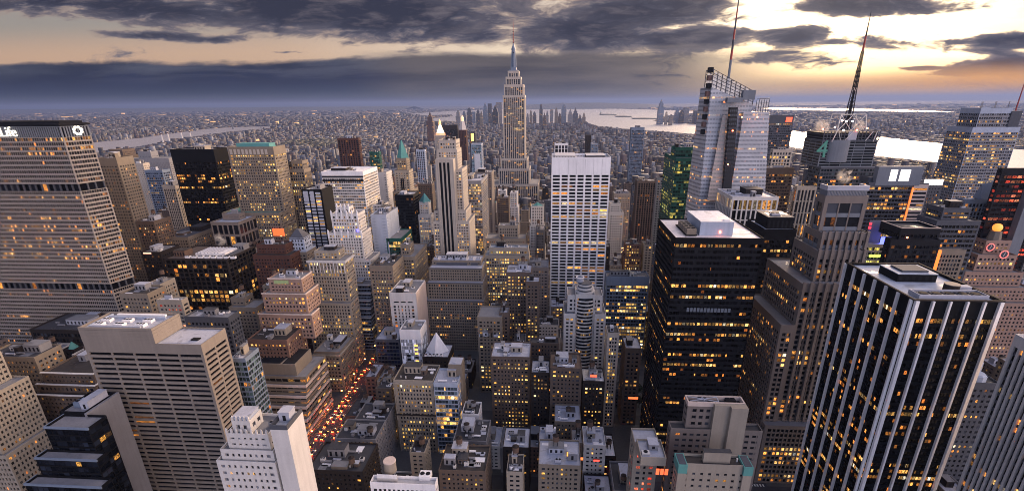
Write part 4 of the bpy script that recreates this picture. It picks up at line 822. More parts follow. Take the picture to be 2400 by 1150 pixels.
    # mid block: front rows
    T=hero('loft_building','ornate tan loft building with a notched crown and many yellow windows, foreground centre','loft building',[(922,1015,893,312,24)],masonry('beige',.38,'Y',bay=2.5,pier=1.2,sp=1.6,fl=3.5,top=3.5,roof='umber',wins=True),1070,clut=4,tank=True,fin=False)
    a,b,c,d,z=T.boxes[0]
    for (u,v_,k) in ((0,.16,-1.),(.84,1,-1.),(.38,.62,-22)): T.part('bay_front',lambda m:[m.box(a+(b-a)*u,a+(b-a)*v_,c-1,c-.02,z+k-1.4,z+k),m.box(a+(b-a)*u,a+(b-a)*u+.7,c-.9,c-.02,0,z+k-1.4),m.box(a+(b-a)*v_-.7,a+(b-a)*v_,c-.9,c-.02,0,z+k-1.4)],wall('beige'))
    T.part('cornice',lambda m:m.box(a-.6,b+.6,c-1.1,c+.3,z-30,z-29),wall('umber')); T.finish()
    T=hero('glass_building','pale blue glass office with bright open floors and a blank beige shaft behind','office building',[(1016,1072,900,310,'x1084')],style(wall='paleblue',core='slate',bay=2.6,pier=.16,pd=.05,sp=1.,rel=.3,corner=.5,fl=3.9,top=2.5,glass=G(.55,'Y',1.7,(.06,.08,.10)),roof='silver'),1012,clut=1,fin=False)
    a,b,c,d,z=T.boxes[0]; T.part('lift_shaft',lambda m:m.box(b-9,b+1.5,c+12,d+2,0,z+10),wall('tan')); T.part('shaft_roof',lambda m:[m.box(b-8.4,b+.9,c+12.6,d+1.4,z+10,z+10.2),m.cone(b-4,c+15.5,z+10.1,z+10.7,2,2,14)],wall('silver')); T.finish()
    for (nm,lb,tr,wl,lit,rf,vb) in [
      ('apartment_building','dark brown twin-gabled apartment building of gold windows, centre foreground',[(1150,1242,838,335,26)],'brown',.42,'silver',1000),
      ('apartment_building','slim dark apartment building with a white roof left of the bay-fronted brown one',[(1245,1288,875,322,20)],'umber',.3,'silver',990),
      ('loft_building','brown loft building with grey stone bay frames and a red brick penthouse',[(1290,1364,865,318,24)],'brown',.28,'rust',1000),
      ('loft_building','dark loft building with a red-glowing roof terrace beside the curved white tower',[(1366,1418,895,320,20)],'umber',.45,'offwhite',1010),
      ('lowrise','small white gabled front between dark roofs, right of the pale blue glass office',[(1082,1122,972,300,16)],'white',.25,'tar',1015),
      ('lowrise','grey low building with white roof discs and a set-back penthouse',[(1062,1140,1035,268,24)],'grey',.2,'tar',1075),
      ('lowrise','blank beige low building with white end walls beside the avenue',[(832,905,985,300,22)],'grey',.02,'tar',1040),
      ('lowrise','brown low house with a flat bluish white roof, centre foreground',[(1262,1305,1038,262,18)],'umber',.25,'silver',1075),
      ('lowrise','white low building with red-lit windows above the parking street',[(1368,1420,1045,268,20)],'offwhite',.3,'silver',1085),
      ('lowrise','brown small house with a pale roof next to the red-lit one',[(1340,1366,1040,270,16)],'brown',.2,'grey',1085),
      ('lowrise','tan stepped house with bright white machinery on its roof',[(1300,1362,990,295,22)],'tan',.1,'silver',1035),
      ('lowrise','tan low building with a zigzag front at the bottom edge',[(1262,1362,1092,238,24)],'tan',.1,'silver',1150),
      ('lowrise','beige blank hut-like building with a black roof, bottom edge',[(1187,1225,1108,232,16)],'beige',.0,'tar',1150),
      ('lowrise','cluttered low roof with antennae and white dishes, left of the beige black-roofed hut',[(1178,1240,1050,262,22)],'umber',.15,'silver',1100),
      ('lowrise','grey low building with curved side wing by the avenue',[(785,880,1030,268,22)],'grey',.12,'tar',1085),
      ('lowrise','black-roofed low building at the bottom by the avenue',[(720,850,1105,225,26)],'umber',.08,'tar',1150),
      ('lowrise','brown low building with lit roof billboard frame, bottom edge',[(1028,1138,1105,232,24)],'brown',.1,'umber',1150),
      ('lowrise','pale box-like low building with a dark roof letter mark, bottom edge',[(960,995,1062,252,14)],'beige',.0,'tar',1100)]:
        hero(nm,lb,'building',tr,masonry(wl,lit,'Y',roof=rf,bay=2.7,fl=3.4,top=1.6),vb,clut=12,tank=True)
    # white roof with tank, bottom
    T=hero('rooftop_building','white parapeted roof with a big beige tank and twin-fan cooler, bottom edge','building',[(868,1020,1138,202,'x1026')],style(wall='white',core='slate',bay=2.6,pier=1.,sp=1.6,glass=G(.1,'Y'),roof='offwhite',parapet=1.6,top=2.5),1150,clut=0,fin=False)
    a,b,c,d,z=T.boxes[0]; q=atY(923,1095,c+7)
    T.part('tank_deck',lambda m:[m.box(a+3,a+14,c+3,d-2,z,z+2),],wall('offwhite')); T.part('deck_rim',lambda m:[m.box(a+3,a+14,c+3,c+3.5,z+2,z+4.2),m.box(a+3,a+3.5,c+3.5,d-2,z+2,z+4.2),m.box(a+13.5,a+14,c+3.5,d-2,z+2,z+4.2)],wall('white'))
    o=T.part('water_tank',lambda m:m.cone(a+8.6,c+9,z+2,z+8.6,3.3,3.3,24),wall('beige')); T.part('tank_lid',lambda m:m.cone(a+8.6,c+9,z+8.6,z+9.1,3.5,3.3,24),wall('sand'))
    T.cooler(b-7,c+7,z,6.2,5,2.8,'white',2); T.finish()
# ---------------------------------------------------------------- right
def right_side():
    # black tower by the avenue
    T=hero('black_tower','broad black office tower with many rows of amber windows and a pale flat roof','office tower',[(1583,1791,560,300,'x1543')],
      style(wall='black',core='black',bay=2.35,pier=.5,pd=.15,sp=1.75,sd=.05,rel=.5,corner=.6,fl=3.85,top=3.4,spm='dark',glass=G(.62,'W',1.5,(.007,.007,.008)),roof='roofpale',parapet=.7),1000,clut=0,fin=False)
    a,b,c,d,z=T.boxes[0]
    T.part('penthouse',lambda m:m.box(a+17,b-16,c+9,d-12,z-.2,z+8.5),wall('paleblue')); T.part('penthouse_roof',lambda m:[m.box(a+16.8,b-15.8,c+8.8,d-11.8,z+8.5,z+9),m.box(b-22,b-18,c+11,c+13,z+9,z+9.6)],roofm('white')); 
    for i in range(4): T.cooler(a+11.5,c+10+i*6,z+1,6,5.4,3.4,'tan',2)
    T.part('plant_frame',lambda m:[m.box(a+8,a+15,c+6.5,d-18,z+.2,z+.8)],wall('dark'))
    T.part('red_beacon',lambda m:m.cone(b-24,c+8.6,z+1.6,z+2.8,.6,.6,8),plain('beacon',(.5,.05,.05),.5,0,(1,.2,.08),9)); 
    for zz in (atY(1583,725,300)[2],): T.part('louvre_band',lambda m:[m.box(a+12+i*2.2,a+13.6+i*2.2,c-.05,c+.05,zz-1.4,zz+1.4) for i in range(13)],wall('steel'))
    T.finish()
    T=hero('black_tower','second black tower with a blue-lit roof ledge and dark drum penthouse, behind the broad one','office tower',[(1792,1868,540,388,'x1752')],
      style(wall='black',core='black',bay=2.6,pier=.5,sp=1.6,fl=3.8,glass=G(.18,'W',1.3,(.008,.008,.009)),roof='paleblue',top=8),930,clut=0,fin=False)
    a,b,c,d,z=T.boxes[0]; T.bulkhead(a+4,b-1,c+6,d-6,z,9,'black','slate'); T.cooler(a+12,c+14,z+9.3,7,5,1.5,'silver'); T.finish()
    cg=style(wall='offwhite',core='black',bay=4.1,pier=1.3,sp=1.1,sd=.4,rel=1.,corner=1.4,fl=11,top=2.2,glass=G(.1,'W'),roof='silver')
    hero('piered_block','pale piered office block with tall dark slots, in front of the glass crystal tower','office block',[(1717,1826,464,462,'x1681')],{**cg,'fl':9.5,'glass':G(.35,'W',1.2,(.01,.01,.012))},560,clut=10,rows=True)
    hero('piered_block','ribbed grey block with slotted top, left of the pinkish setback tower','office block',[(1868,1915,440,480,'x1862')],{**cg,'wall':'beige','bay':3.4,'glass':G(.2,'W',1)},590,clut=2)
    # stepped pink granite tower
    at=style(wall='granite',core='black',bay=2.9,pier=.8,pd=.1,sp=1.4,sd=.25,rel=.7,corner=2.4,fl=3.8,top=5,glass=G(.3,'W',1.5,(.012,.013,.016)),parapet=.8)
    at2={**at,'bay':6.2,'fl':9,'top':4,'sp':2.6,'spm':'steel','glass':G(.05,'W',.5)}
    T=hero('setback_tower','pinkish granite tower stepping up in ribbed tiers to a steaming cooling crown','office tower',
      [(1935,2036,462,322,11),(1925,2038,548,314,22),(1916,2030,590,308,32),(1880,2012,668,300,54)],[at2,at2,at,at],1100,clut=0,fin=False)
    a,b,c,d,z=T.boxes[0]; zc=atY(1980,432,322)[2]
    T.part('cooling_crown',lambda m:[m.box(a+1,b-1,c+1,d-1,z,zc-4),],wall('steel')); T.part('crown_louvres',lambda m:[m.bar((a+1,c+1),(1,0),(0,-1),u,u+.35,-.2,.1,z+.5,zc-4.2) for u in np.arange(.2,b-a-2.4,.9)],wall('grey'))
    T.part('crown_rim',lambda m:[m.box(a+.4,b-.4,c+.4,c+1.6,zc-4,zc-1),m.box(a+.4,a+1.6,c+1.6,d-1,zc-4,zc-1),m.box(b-1.6,b-.4,c+1.6,d-1,zc-4,zc-1)],wall('silver'))
    e=T.boxes[3]; lo=atY(1880,985,e[2])[2]; 
    lw=style(**{**at,'top':2}); W=e[1]-e[0]
    T.tier(RECT(e[0]-9,e[0]-.1,e[2]-2,e[3]),0,e[4]-28,at); T.tier(RECT(e[0]-9.5,e[1]+4,e[2]-8,e[2]-.1),0,lo,lw)
    for q in (1,2,3):
        f=T.boxes[q]
        for i in range(8): xx=f[0]+1+i*(f[1]-f[0]-2)/7; T.part('pier',lambda m:m.box(xx-.8,xx+.8,f[2]-1.1,f[2]-.02,(T.boxes[q+1][4] if q<3 else lo)-.2,f[4]+1.8),wall('granite'))
    T.finish()
    # black tower with white piers (largest, right foreground)
    T=hero('piered_tower','huge black tower with widely spaced white piers rising to its roof, right foreground','office tower',[(2142,2349,708,208,'x1985')],
      style(wall='black',core='black',bay=1.45,pier=.16,pd=.1,sp=1.1,rel=.3,corner=.3,fl=3.75,top=5,glass=G(.3,'W',1.6,(.006,.006,.007)),roof='paleblue',parapet=1.,fl_=0) if False else
      style(wall='black',core='black',bay=1.45,pier=.16,pd=.1,sp=1.6,rel=.3,corner=.3,fl=3.75,top=8,glass=G(.36,'W',1.2,(.004,.004,.005)),roof='paleblue',parapet=1.),1150,clut=0,fin=False)
    a,b,c,d,z=T.boxes[0]; wp=wall('white')
    for i in range(6):
        t=i/5; ww=1.5 if i in(0,5) else .85; xx=a+ww/2+t*(b-a-ww); T.part('white_pier',lambda m:m.box(xx-ww/2,xx+ww/2,c-1.3,c-.02,0,z+.6),wp)
    for i in range(7):
        t=i/6; yy=c+1+t*(d-c-1); T.part('white_pier',lambda m:m.box(a-1.3,a-.02,yy-.45,yy+.45,0,z+.6),wp)
    T.part('roof_edge',lambda m:[m.box(a-.6,b+.6,c-.7,c+.3,z+.62,z+1.2),m.box(a-.6,a+.4,c+.3,d,z+.62,z+1.2),m.box(b-.4,b+.6,c+.3,d,z+.62,z+1.2),m.box(a+.4,b-.4,d-.8,d,z+.62,z+1.2)],wall('umber'))
    T.bulkhead(a+9,b-9,c+(d-c)*.5,d-12,z,3.6,'black','paleblue'); T.part('upper_deck',lambda m:m.box(a+12,b-12,c+(d-c)*.54,d-15,z+3.9,z+4.9),wall('slate'))
    T.part('roof_drum',lambda m:m.cone(b-11,c+(d-c)*.27,z-.2,z+3.2,3,3,18),wall('umber')); T.part('drum_lid',lambda m:m.cone(b-11,c+(d-c)*.27,z+3.2,z+3.5,3.1,3.1,18),wall('beige'))
    T.part('machinery_frame',lambda m:[m.box(a+4,b-3,c+3.2,c+3.6,z,z+2),m.box(a+4,b-3,c+10,c+10.4,z,z+2),m.box(a+4,a+4.4,c+3.6,c+10,z,z+2),m.box(b-3.4,b-3,c+3.6,c+10,z,z+2)],wall('silver'))
    for i in range(5): T.cooler(a+8+i*(b-a-14)/4,c+6.8,z,4.4,4.4,1.5,'slate',1)
    T.duct(b-8,b-2,c+14,c+17,z,2,'silver'); T.finish()
    # limestone ribbed tower bottom right
    p=atY(2368,782,192); x0=p[0]; zt=p[2]
    T=Tower('ribbed_tower','pale ribbed limestone tower cut off by the right edge, right foreground','office tower',(x0+25,158,0))
    T.tier(RECT(x0,x0+50,128,190),0,zt,style(wall='offwhite',core='black',bay=2.3,pier=.95,pd=0,sp=1.4,sd=.7,spm='slate',rel=.95,corner=1.2,fl=3.8,top=4,glass=G(.28,'W',1.5,(.012,.011,.01)))); T.finish()
    FOOT.append((x0-3,x0+53,120,195)); HER.append((2240,2600,1150,128))
    # grey octagonal roof drum between the two
    T=hero('low_building','dark low building with grey octagonal roof turrets between the two ribbed towers','building',[(2250,2345,900,262,40)],masonry('slate',.25,'W',roof='tar'),1000,clut=2,fin=False)
    a,b,c,d,z=T.boxes[0]
    for x,y,r,h in (((a*.35+b*.65),c+16,7,8),((a*.45+b*.55),c+5,4.5,4)): T.part('octagon_turret',lambda m:[m.cone(x,y,z-.2,z+h,r,r,8),m.cone(x,y,z+h,z+h+.8,r*.9,r*.8,8)],wall('paleblue'))
    T.finish()
    # brown blank-walled block and neighbours in the foreground
    bk=masonry('granite',.3,'W',bay=3.4,pier=1.5,sp=2.1,roof='tar',top=1.8,fl=3.6,glass=G(.3,'W',1.4),wins=True)
    T=hero('office_building','beige stepped office block with a tall blank wall and X-braced roof well','office building',[(1612,1745,952,216,'x1605'),(1572,1788,1010,214,'x1566')],bk,1105,clut=0,fin=False)
    a,b,c,d,z=T.boxes[0]; L=b-a
    T.part('blank_wall',lambda m:[m.box(a+L*.45,a+L*.72,c-2.4,c-.02,8,z+2.2),m.box(a+L*.72,b+.3,c-4.6,c-.02,8,z+2.2)],wall('beige'))
    T.part('roof_rim',lambda m:[m.box(a-.2,b+.2,c-.3,c+.5,z,z+2.4),m.box(a-.2,a+.4,c+.5,d,z,z+2.4),m.box(b-.5,b+.2,c+.5,d,z,z+2.4),m.box(a+.4,b-.5,d-.5,d,z,z+2.4)],wall('sand'))
    T.part('roof_brace',lambda m:[m.rod((a+1,c+1,z+2.2),(a+L*.55,d-1,z+2.2),.22),m.rod((a+L*.55,c+1,z+2.2),(a+1,d-1,z+2.2),.22),m.rod((a+L*.55,c+.5,z+2.2),(a+L*.55,d-.5,z+2.2),.25),m.rod((a+L*.3,c+1,z+2.2),(a+L*.3,d-1,z+2.2),.18)],wall('silver'))
    T.cooler(a+L*.3,c+6,z,5,3,1.4,'silver'); T.cooler(a+L*.8,c+6,z,5,5,1.6,'dark'); T.finish()
    T=hero('civic_building','beige building with two teal copper end pavilions and a dark roof, bottom right','building',[(1590,1762,1092,188,'x1582')],masonry('beige',.25,'Y',roof='umber',top=4,bay=3.6,pier=2.3,sp=2.3,wins=True),1150,clut=3,fin=False)
    a,b,c,d,z=T.boxes[0]
    for u0,u1 in ((a-.4,a+3.8),(b-3.8,b+.4)): 
        T.part('copper_pavilion',lambda m:[m.box(u0,u1,c-1.4,c+7,z-3.6,z+1.2)],wall('teal')); T.part('pavilion_roof',lambda m:m.box(u0+.5,u1-.5,c-.8,c+6.4,z+1.2,z+1.4),wall('slate'))
    T.part('pavilion_base',lambda m:[m.box(a-.3,a+3.7,c-1.2,c-.02,0,z-3.6),m.box(b-3.7,b+.3,c-1.2,c-.02,0,z-3.6)],wall('beige')); T.finish()
    T=hero('corner_building','beige corner building with a red-lit arcade of columns and a pale roof','building',[(1502,1562,1075,196,14),(1487,1545,1040,212,'x1479')],masonry('beige',.12,'R',roof='silver',bay=3.4,pier=1.7),1150,clut=4,fin=False)
    a,b,c,d,z=T.boxes[0]; T.part('red_light',lambda m:[m.box(a+1.5+i*2.1,a+3.1+i*2.1,c-.3,c-.05,z-9,z-5.5) for i in range(3,6)],plain('arcade_red',(.6,.1,.05),.5,0,(1,.13,.04),1.)); T.finish()
    # glass crystal tower
    Yc=545
    def pt(px,py,Y): return tuple(atY(px,py,Y))
    fg=fmat('pearl',3.,4.2,.86,.42,.5,'W',1.2,(.21,.22,.25)); 
    T=Tower('crystal_tower','faceted pale glass tower with a slanted lattice crown and a tall red and white mast','skyscraper',(190,575,0),None,False)
    B=[pt(1612,640,Yc-2),pt(1790,640,Yc-6)]; xl,xr=B[0][0]-4,B[1][0]+2
    A1,A2=pt(1668,205,Yc+4),pt(1764,245,Yc+4); C1=pt(1768,247,Yc+2); C2=pt(1800,262,Yc+2)
    def body(m):
        def P(x,y,z): return (x,y,z)
        # left prism, front / left side / back / right
        xm=(A2[0]); m.quad((xl+8,Yc-3,0),(xm+2,Yc-3,0),(A2[0],Yc+4,A2[2]),(A1[0],Yc+4,A1[2]))
        m.quad((xl,Yc+30,0),(xl+8,Yc-3,0),(A1[0],Yc+4,A1[2]),(A1[0]-4,Yc+30,A1[2])); m.quad((xm+2,Yc+32,0),(xl,Yc+30,0),(A1[0]-4,Yc+30,A1[2]),(A2[0],Yc+32,A2[2]))
        m.quad((xm+2,Yc-3,0),(xm+2,Yc+32,0),(A2[0],Yc+32,A2[2]),(A2[0],Yc+4,A2[2])); m.quad((A1[0],Yc+4,A1[2]),(A2[0],Yc+4,A2[2]),(A2[0],Yc+32,A2[2]),(A1[0]-4,Yc+30,A1[2]))
        # right prism
        z=C2[2]; m.quad((xm-18,Yc-8,0),(xr+2,Yc-8,0),(C2[0],Yc-2,z),(xm-10,Yc-2,z)); m.quad((xr+2,Yc-8,0),(xr+8,Yc+34,0),(C2[0]+2,Yc+34,z),(C2[0],Yc-2,z))
        m.quad((xm-18,Yc+34,0),(xm-18,Yc-8,0),(xm-10,Yc-2,z),(xm-10,Yc+34,z)); m.quad((xm-10,Yc-2,z),(C2[0],Yc-2,z),(C2[0]+2,Yc+34,z),(xm-10,Yc+34,z)); m.quad((xr+8,Yc+34,0),(xm-18,Yc+34,0),(xm-10,Yc+34,z),(C2[0]+2,Yc+34,z))
    T.part('glass_body',body,fg)
    k=pt(1706,240,Yc-2); k2=pt(1660,470,Yc-5); k3=pt(1735,240,Yc-3); 
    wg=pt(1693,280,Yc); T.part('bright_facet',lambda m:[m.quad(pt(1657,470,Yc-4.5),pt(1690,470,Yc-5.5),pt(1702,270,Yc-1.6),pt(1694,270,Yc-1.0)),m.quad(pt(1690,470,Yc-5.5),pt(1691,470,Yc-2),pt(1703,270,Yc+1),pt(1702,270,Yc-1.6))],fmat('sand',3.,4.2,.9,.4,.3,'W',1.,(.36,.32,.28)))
    hs=pt(1712,252,Yc-9); hb=pt(1704,470,Yc-9); hs2=pt(1730,252,Yc-9); hb2=pt(1725,470,Yc-9)
    T.part('hoist_track',lambda m:[m.quad((hb[0],Yc-12.5,40),(hb2[0],Yc-12.5,40),(hs2[0],Yc-9,hs[2]),(hs[0],Yc-9,hs[2])),m.quad((hb[0],Yc-7,40),(hb[0],Yc-12.5,40),(hs[0],Yc-9,hs[2]),(hs[0],Yc-3,hs[2])),m.quad((hb2[0],Yc-12.5,40),(hb2[0],Yc-7,40),(hs2[0],Yc-3,hs[2]),(hs2[0],Yc-9,hs[2]))],fmat('dark',2.5,4.2,.6,.5,.12,'W',1.))
    q=pt(1730,232,Yc-4); T.part('hoist_platform',lambda m:[m.box(q[0]-12,q[0]+3,Yc-9,Yc-2.2,q[2]-3,q[2]+1.2),m.box(q[0]+3,q[0]+15,Yc-8,Yc-2.2,q[2]-1,q[2]+8)],wall('steel'))
    red=plain('beacon',(.5,.05,.05),.5,0,(1,.2,.08),9)
    for (px,py) in ((1717,308),(1706,387),(1739,276),(1775,276)): s_=pt(px,py,Yc-10); T.part('warning_lamp',lambda m:m.cone(*s_[:2],s_[2],s_[2]+1.2,.7,.7,8),red)
    # lattice crown
    peak=pt(1673,163,Yc+6); low=pt(1764,215,Yc+6)
    def crown(m):
        n_=9
        for yy in (Yc+4.5,Yc+30):
            for i in range(n_+1):
                t=i/n_; x=A1[0]+(A2[0]-A1[0])*t; zt_=peak[2]+(low[2]-peak[2])*t; zb_=A1[2]+(A2[2]-A1[2])*t; m.box(x-.35,x+.35,yy-.3,yy+.3,zb_-.5,zt_)
            for r in range(6):
                f_=r/5; a_=(A1[0],yy,A1[2]+(peak[2]-A1[2])*f_); b_=(A2[0],yy,A2[2]+(low[2]-A2[2])*f_); m.rod(a_,b_,.32,None,4)
        for t in (0,.5,1):
            x=A1[0]+(A2[0]-A1[0])*t; z_=peak[2]+(low[2]-peak[2])*t; m.rod((x,Yc+4.5,z_),(x,Yc+30,z_),.4)
    T.part('crown_lattice',crown,wall('slate'))
    gl=mat('screen_glass',lambda n,b:(setattr(b.inputs['Base Color'],'default_value',(.8,.78,.74,1)),setattr(b.inputs['Alpha'],'default_value',.5),setattr(b.inputs['Roughness'],'default_value',.25)))
    T.part('crown_screen',lambda m:[m.quad((A1[0],yy,A1[2]),(A2[0],yy,A2[2]),(A2[0],yy,low[2]-.4),(A1[0]+2,yy,peak[2]-2)) for yy in (Yc+4.9,Yc+29.6)],gl)
    r1=pt(1770,262,Yc); r2=pt(1799,262,Yc); rt=pt(1790,229,Yc)
    T.part('side_screen',lambda m:[m.quad(r1,r2,(r2[0],Yc,rt[2]),(r1[0],Yc,rt[2]-3)),m.quad(r2,(r2[0],Yc+26,r2[2]),(r2[0],Yc+26,rt[2]),(r2[0],Yc,rt[2]))],gl)
    T.part('screen_frame',lambda m:[m.box(r1[0]+i*(r2[0]-r1[0])/5-.25,r1[0]+i*(r2[0]-r1[0])/5+.25,Yc-.4,Yc-.05,r1[2]-1,rt[2]-2) for i in range(6)]+[m.box(r1[0],r2[0],Yc-.42,Yc-.06,r1[2]+j*4,r1[2]+j*4+.4) for j in range(4)],wall('slate'))
    hx=pt(1666,250,Yc+6)
    for i in range(9): T.part('hoist_cage',lambda m:m.box(hx[0]-6,hx[0]-1.6,Yc+6,Yc+12,A1[2]-46+i*7.5,A1[2]-41+i*7.5),plain('scaffold',(.13,.07,.06),.8) if i%2 else wall('dark'))
    mb_=pt(1708,180,Yc+18); mt_=pt(1729,-30,Yc+18); mx=mb_[0]
    def mast(m,z0,z1,r): m.rod((mx,Yc+18,z0),(mx,Yc+18,z1),r,r*.85,8)
    o=T.part('mast',lambda m:mast(m,A2[2],mb_[2]+16,1.5),wall('steel')); sub(o,T.root)
    zs_=np.linspace(mb_[2]+16,mt_[2],8); reds=plain('mast_red2',(.30,.035,.03),.5); 
    for i in range(7): f=MB(); f.rod((mx,Yc+18,zs_[i]),(mx,Yc+18,zs_[i+1]),1.25-.13*i,1.2-.13*i,8); f.build('mast_segment',(reds if i%2==0 else wall('slate')),o)
    T.finish(); FOOT.append((xl-4,xr+12,Yc-12,Yc+38)); HER.append((1625,1800,500,Yc-10))
    # tower with the big antenna
    cn=style(wall='slate',core='green',bay=3.,pier=.5,pd=.1,sp=1.5,rel=.5,corner=1,fl=3.9,top=2,glass=G(.42,'W',1.4,(.03,.04,.045)),roof='tar')
    T=hero('antenna_tower','dark glass tower with a square truss crown and a huge lattice antenna','skyscraper',[(1928,2058,330,566,40),(1924,2062,392,562,'x1896')],[style(wall='steel',core='dark',bay=12,pier=.4,sp=.8,fl=3,rel=.4,corner=1,top=1,glass=G(.0,'W',0,(.02,.024,.03))),cn],520,clut=0,fin=False,rows=True)
    a,b,c,d,z=T.boxes[0]; zt_=atY(1980,308,566)[2]
    T.part('sign_frame',lambda m:[m.box(a+(b-a)*i/16-.35,a+(b-a)*i/16+.35,c-.9,c-.1,z,zt_) for i in range(17)]+[m.box(a-1,b+1,c-1,c-.2,z+j*(zt_-z)/3-.3,z+j*(zt_-z)/3+.3) for j in range(4)]+[m.box(a-1,a-.3,c,d,z+j*(zt_-z)/3-.3,z+j*(zt_-z)/3+.3) for j in range(4)]+[m.box(b+.3,b+1,c,d,z+j*(zt_-z)/3-.3,z+j*(zt_-z)/3+.3) for j in range(4)],wall('slate'))
    T.part('sign_back',lambda m:m.box(a+1,b-1,c+1.5,d-1,z,zt_-1.5),wall('dark')); T.part('curved_face',lambda m:m.prism([(a+(b-a)*.32+11*math.cos(t),c+1+5*math.sin(t)) for t in np.linspace(math.pi,2*math.pi,12)],z-22,z+1),wall('steel')); T.part('grey_panel',lambda m:m.box((a+b)/2-4,(a+b)/2+5,c-1.4,c-1,z+1,zt_),wall('silver'))
    T.part('white_strut',lambda m:[m.rod((a+9,c-1.6,z-1),(a+12,c-1.6,zt_),.5),m.rod((a+14,c-1.6,zt_),(a+18,c-1.6,z-1),.4),m.rod((a+21,c-1.6,z-1),(a+29,c-1.6,zt_),.45),m.rod((b-14,c-1.6,z),(b-8,c-1.6,zt_),.4),m.rod((b-6,c-1.6,z-1),(b-4,c-1.6,zt_),.5)],wall('offwhite'))
    # numeral sign on the corner
    nm=bpy.data.curves.new('green_numeral','FONT'); nm.body='4'; nm.size=25; nm.extrude=.5; nm.materials.append(plain('numeral_green',(.03,.22,.17),.5))
    q=letters('green_numeral',nm); q.parent=T.root; e=atY(1916,368,562); o_=TOP[T.root.name]; q.rotation_euler=(R(90),0,R(4)); q.location=(e[0]-4-o_[0],562-3.-o_[1],e[2]-o_[2])
    x,y=(a+b)/2+4,(c+d)/2; bz=zt_; 
    f0=atY(1961,268,y); zf=f0[2]
    T.part('antenna_base_truss',lambda m:[m.rod((x+sx*15,y+sy*11,bz-1),(x+sx*13,y+sy*9,zf),.55) for sx in (-1,1) for sy in (-1,1)]+[m.rod((x+sx*14,y-10,bz),(x,y-9,zf),.4) for sx in (-1,1)]+[m.rod((x+sx*13,y-9,zf),(x,y-10,bz),.4) for sx in (-1,1)]+[m.rod((x-13,y+sy*9,zf),(x+13,y+sy*9,zf),.45) for sy in (-1,1)]+[m.rod((x+sx*13,y-9,zf),(x+sx*13,y+9,zf),.45) for sx in (-1,1)],plain('truss_white',(.6,.58,.55),.6))
    z1_=atY(2000,205,y)[2]; z2_=atY(2015,120,y)[2]; z3_=atY(2038,28,y)[2]
    o=T.part('antenna',lambda m:(lattice(m,x,y,bz,z1_,4.2,2.2,10,.45),m.box(x-.8,x+.8,y-.8,y+.8,bz+10,z1_-4)),wall('dark')); sub(o,T.root)
    f=MB(); lattice(f,x,y,z1_,z2_,2.1,1.2,9,.4); [f.box(x-1.9,x+1.9,y-1.6,y+1.6,z1_+i*5,z1_+i*5+1.5) for i in range(4)]; f.build('antenna_middle',wall('dark'),o)
    f=MB(); f.rod((x,y,z2_),(x,y,z2_+14),1.1,.9,8); f.build('antenna_collar',plain('mast_red2',(.30,.035,.03),.5),o); f=MB(); f.rod((x,y,z2_+14),(x,y,z3_),.8,.2,6); f.build('antenna_tip',wall('dark'),o)
    wl=plain('roof_lamp',(.6,.5,.5),.5,0,(1,.72,.6),9)
    for (px,py) in ((1957,299),(1974,283),(1984,284),(1998,284),(1977,305)): s_=atY(px,py,c-2); T.part('roof_lamp',lambda m:m.cone(s_[0],s_[1],s_[2]-.6,s_[2]+.6,.9,.9,8),wl)
    for (px,py) in ((1929,303),(2008,305),(2033,301)): s_=atY(px,py,c-2); T.part('warning_lamp',lambda m:m.cone(s_[0],s_[1],s_[2]-.6,s_[2]+.6,.8,.8,8),red)
    T.finish()
    T=hero('dark_tower','dark slate tower with a glowing red roof sign, between the crystal and the antenna towers','office tower',[(1798,1862,272,900,'x1793')],style(wall='slate',core='umber',bay=3.,pier=.5,sp=1.6,glass=G(.25,'W',1.,(.04,.04,.05)),top=12),350,clut=0,fin=False)
    a,b,c,d,z=T.boxes[0]; T.part('red_sign',lambda m:[m.box(b-13,b-3,c-.8,c-.1,z-10,z-2),m.box(b-10,b-9,c-1,c-.8,z-9,z-3),m.box(b-7,b-6,c-1,c-.8,z-9,z-3)],plain('sign_hot',(.7,.1,.05),.5,0,(1,.08,.03),1.2)); T.finish()
    hero('pale_tower','pale gridded stone tower below the red-signed dark tower','building',[(1812,1858,352,760,'x1806')],masonry('limestone',.1,bay=4,fl=5),392,clut=3)
    hero('brown_building','wide brown office slab with one glowing orange floor','office building',[(1792,1862,395,640,'x1786')],style(wall='brown',core='umber',bay=3,pier=.4,sp=1.7,glass=G(.5,'W',1.2,(.06,.05,.05)),top=7),470,clut=3,rows=True)
    # signs and towers to the right
    T=hero('signed_tower','dark tower with two glowing white rooftop panels and an orange-lit edge','office tower',[(2036,2140,418,505,14),(2036,2140,430,500,'x2030')],style(wall='slate',core='umber',bay=3,pier=.3,sp=1.4,fl=3.9,glass=G(.5,'W',1.3,(.02,.018,.016)),corner=.5,roof='slate'),545,clut=0,fin=False,rows=True)
    a,b,c,d,z=T.boxes[1]; e=T.boxes[0]; sgn=plain('panel_white',(.8,.75,.7),.5,0,(1,.9,.82),1.1); zu=atY(2095,398,500)[2]; zl=atY(2095,424,500)[2]
    T.part('sign_wall',lambda m:m.box(a+6,b+6,c-.3,c+6,z-2,zu+3),wall('steel'))
    for p_,q_ in ((2085,2104),(2108,2134)): xa=atY(p_,412,500)[0]; xb=atY(q_-3,412,500)[0]; T.part('sign_panel',lambda m:m.box(xa,xb,c-.7,c-.32,zl,zu),sgn)
    T.part('edge_light',lambda m:m.box(b+.1,b+1.4,c-1.2,c-.1,z-92,z-4),plain('edge_orange',(.8,.3,.1),.5,0,(1,.2,.03),.8))
    T.tier(RECT(b+1.6,b+15,c,d),0,z-1,style(wall='sand',core='black',bay=20,pier=.3,sp=1.9,fl=3.9,glass=G(.3,'W',1.2),corner=.4)); T.finish()
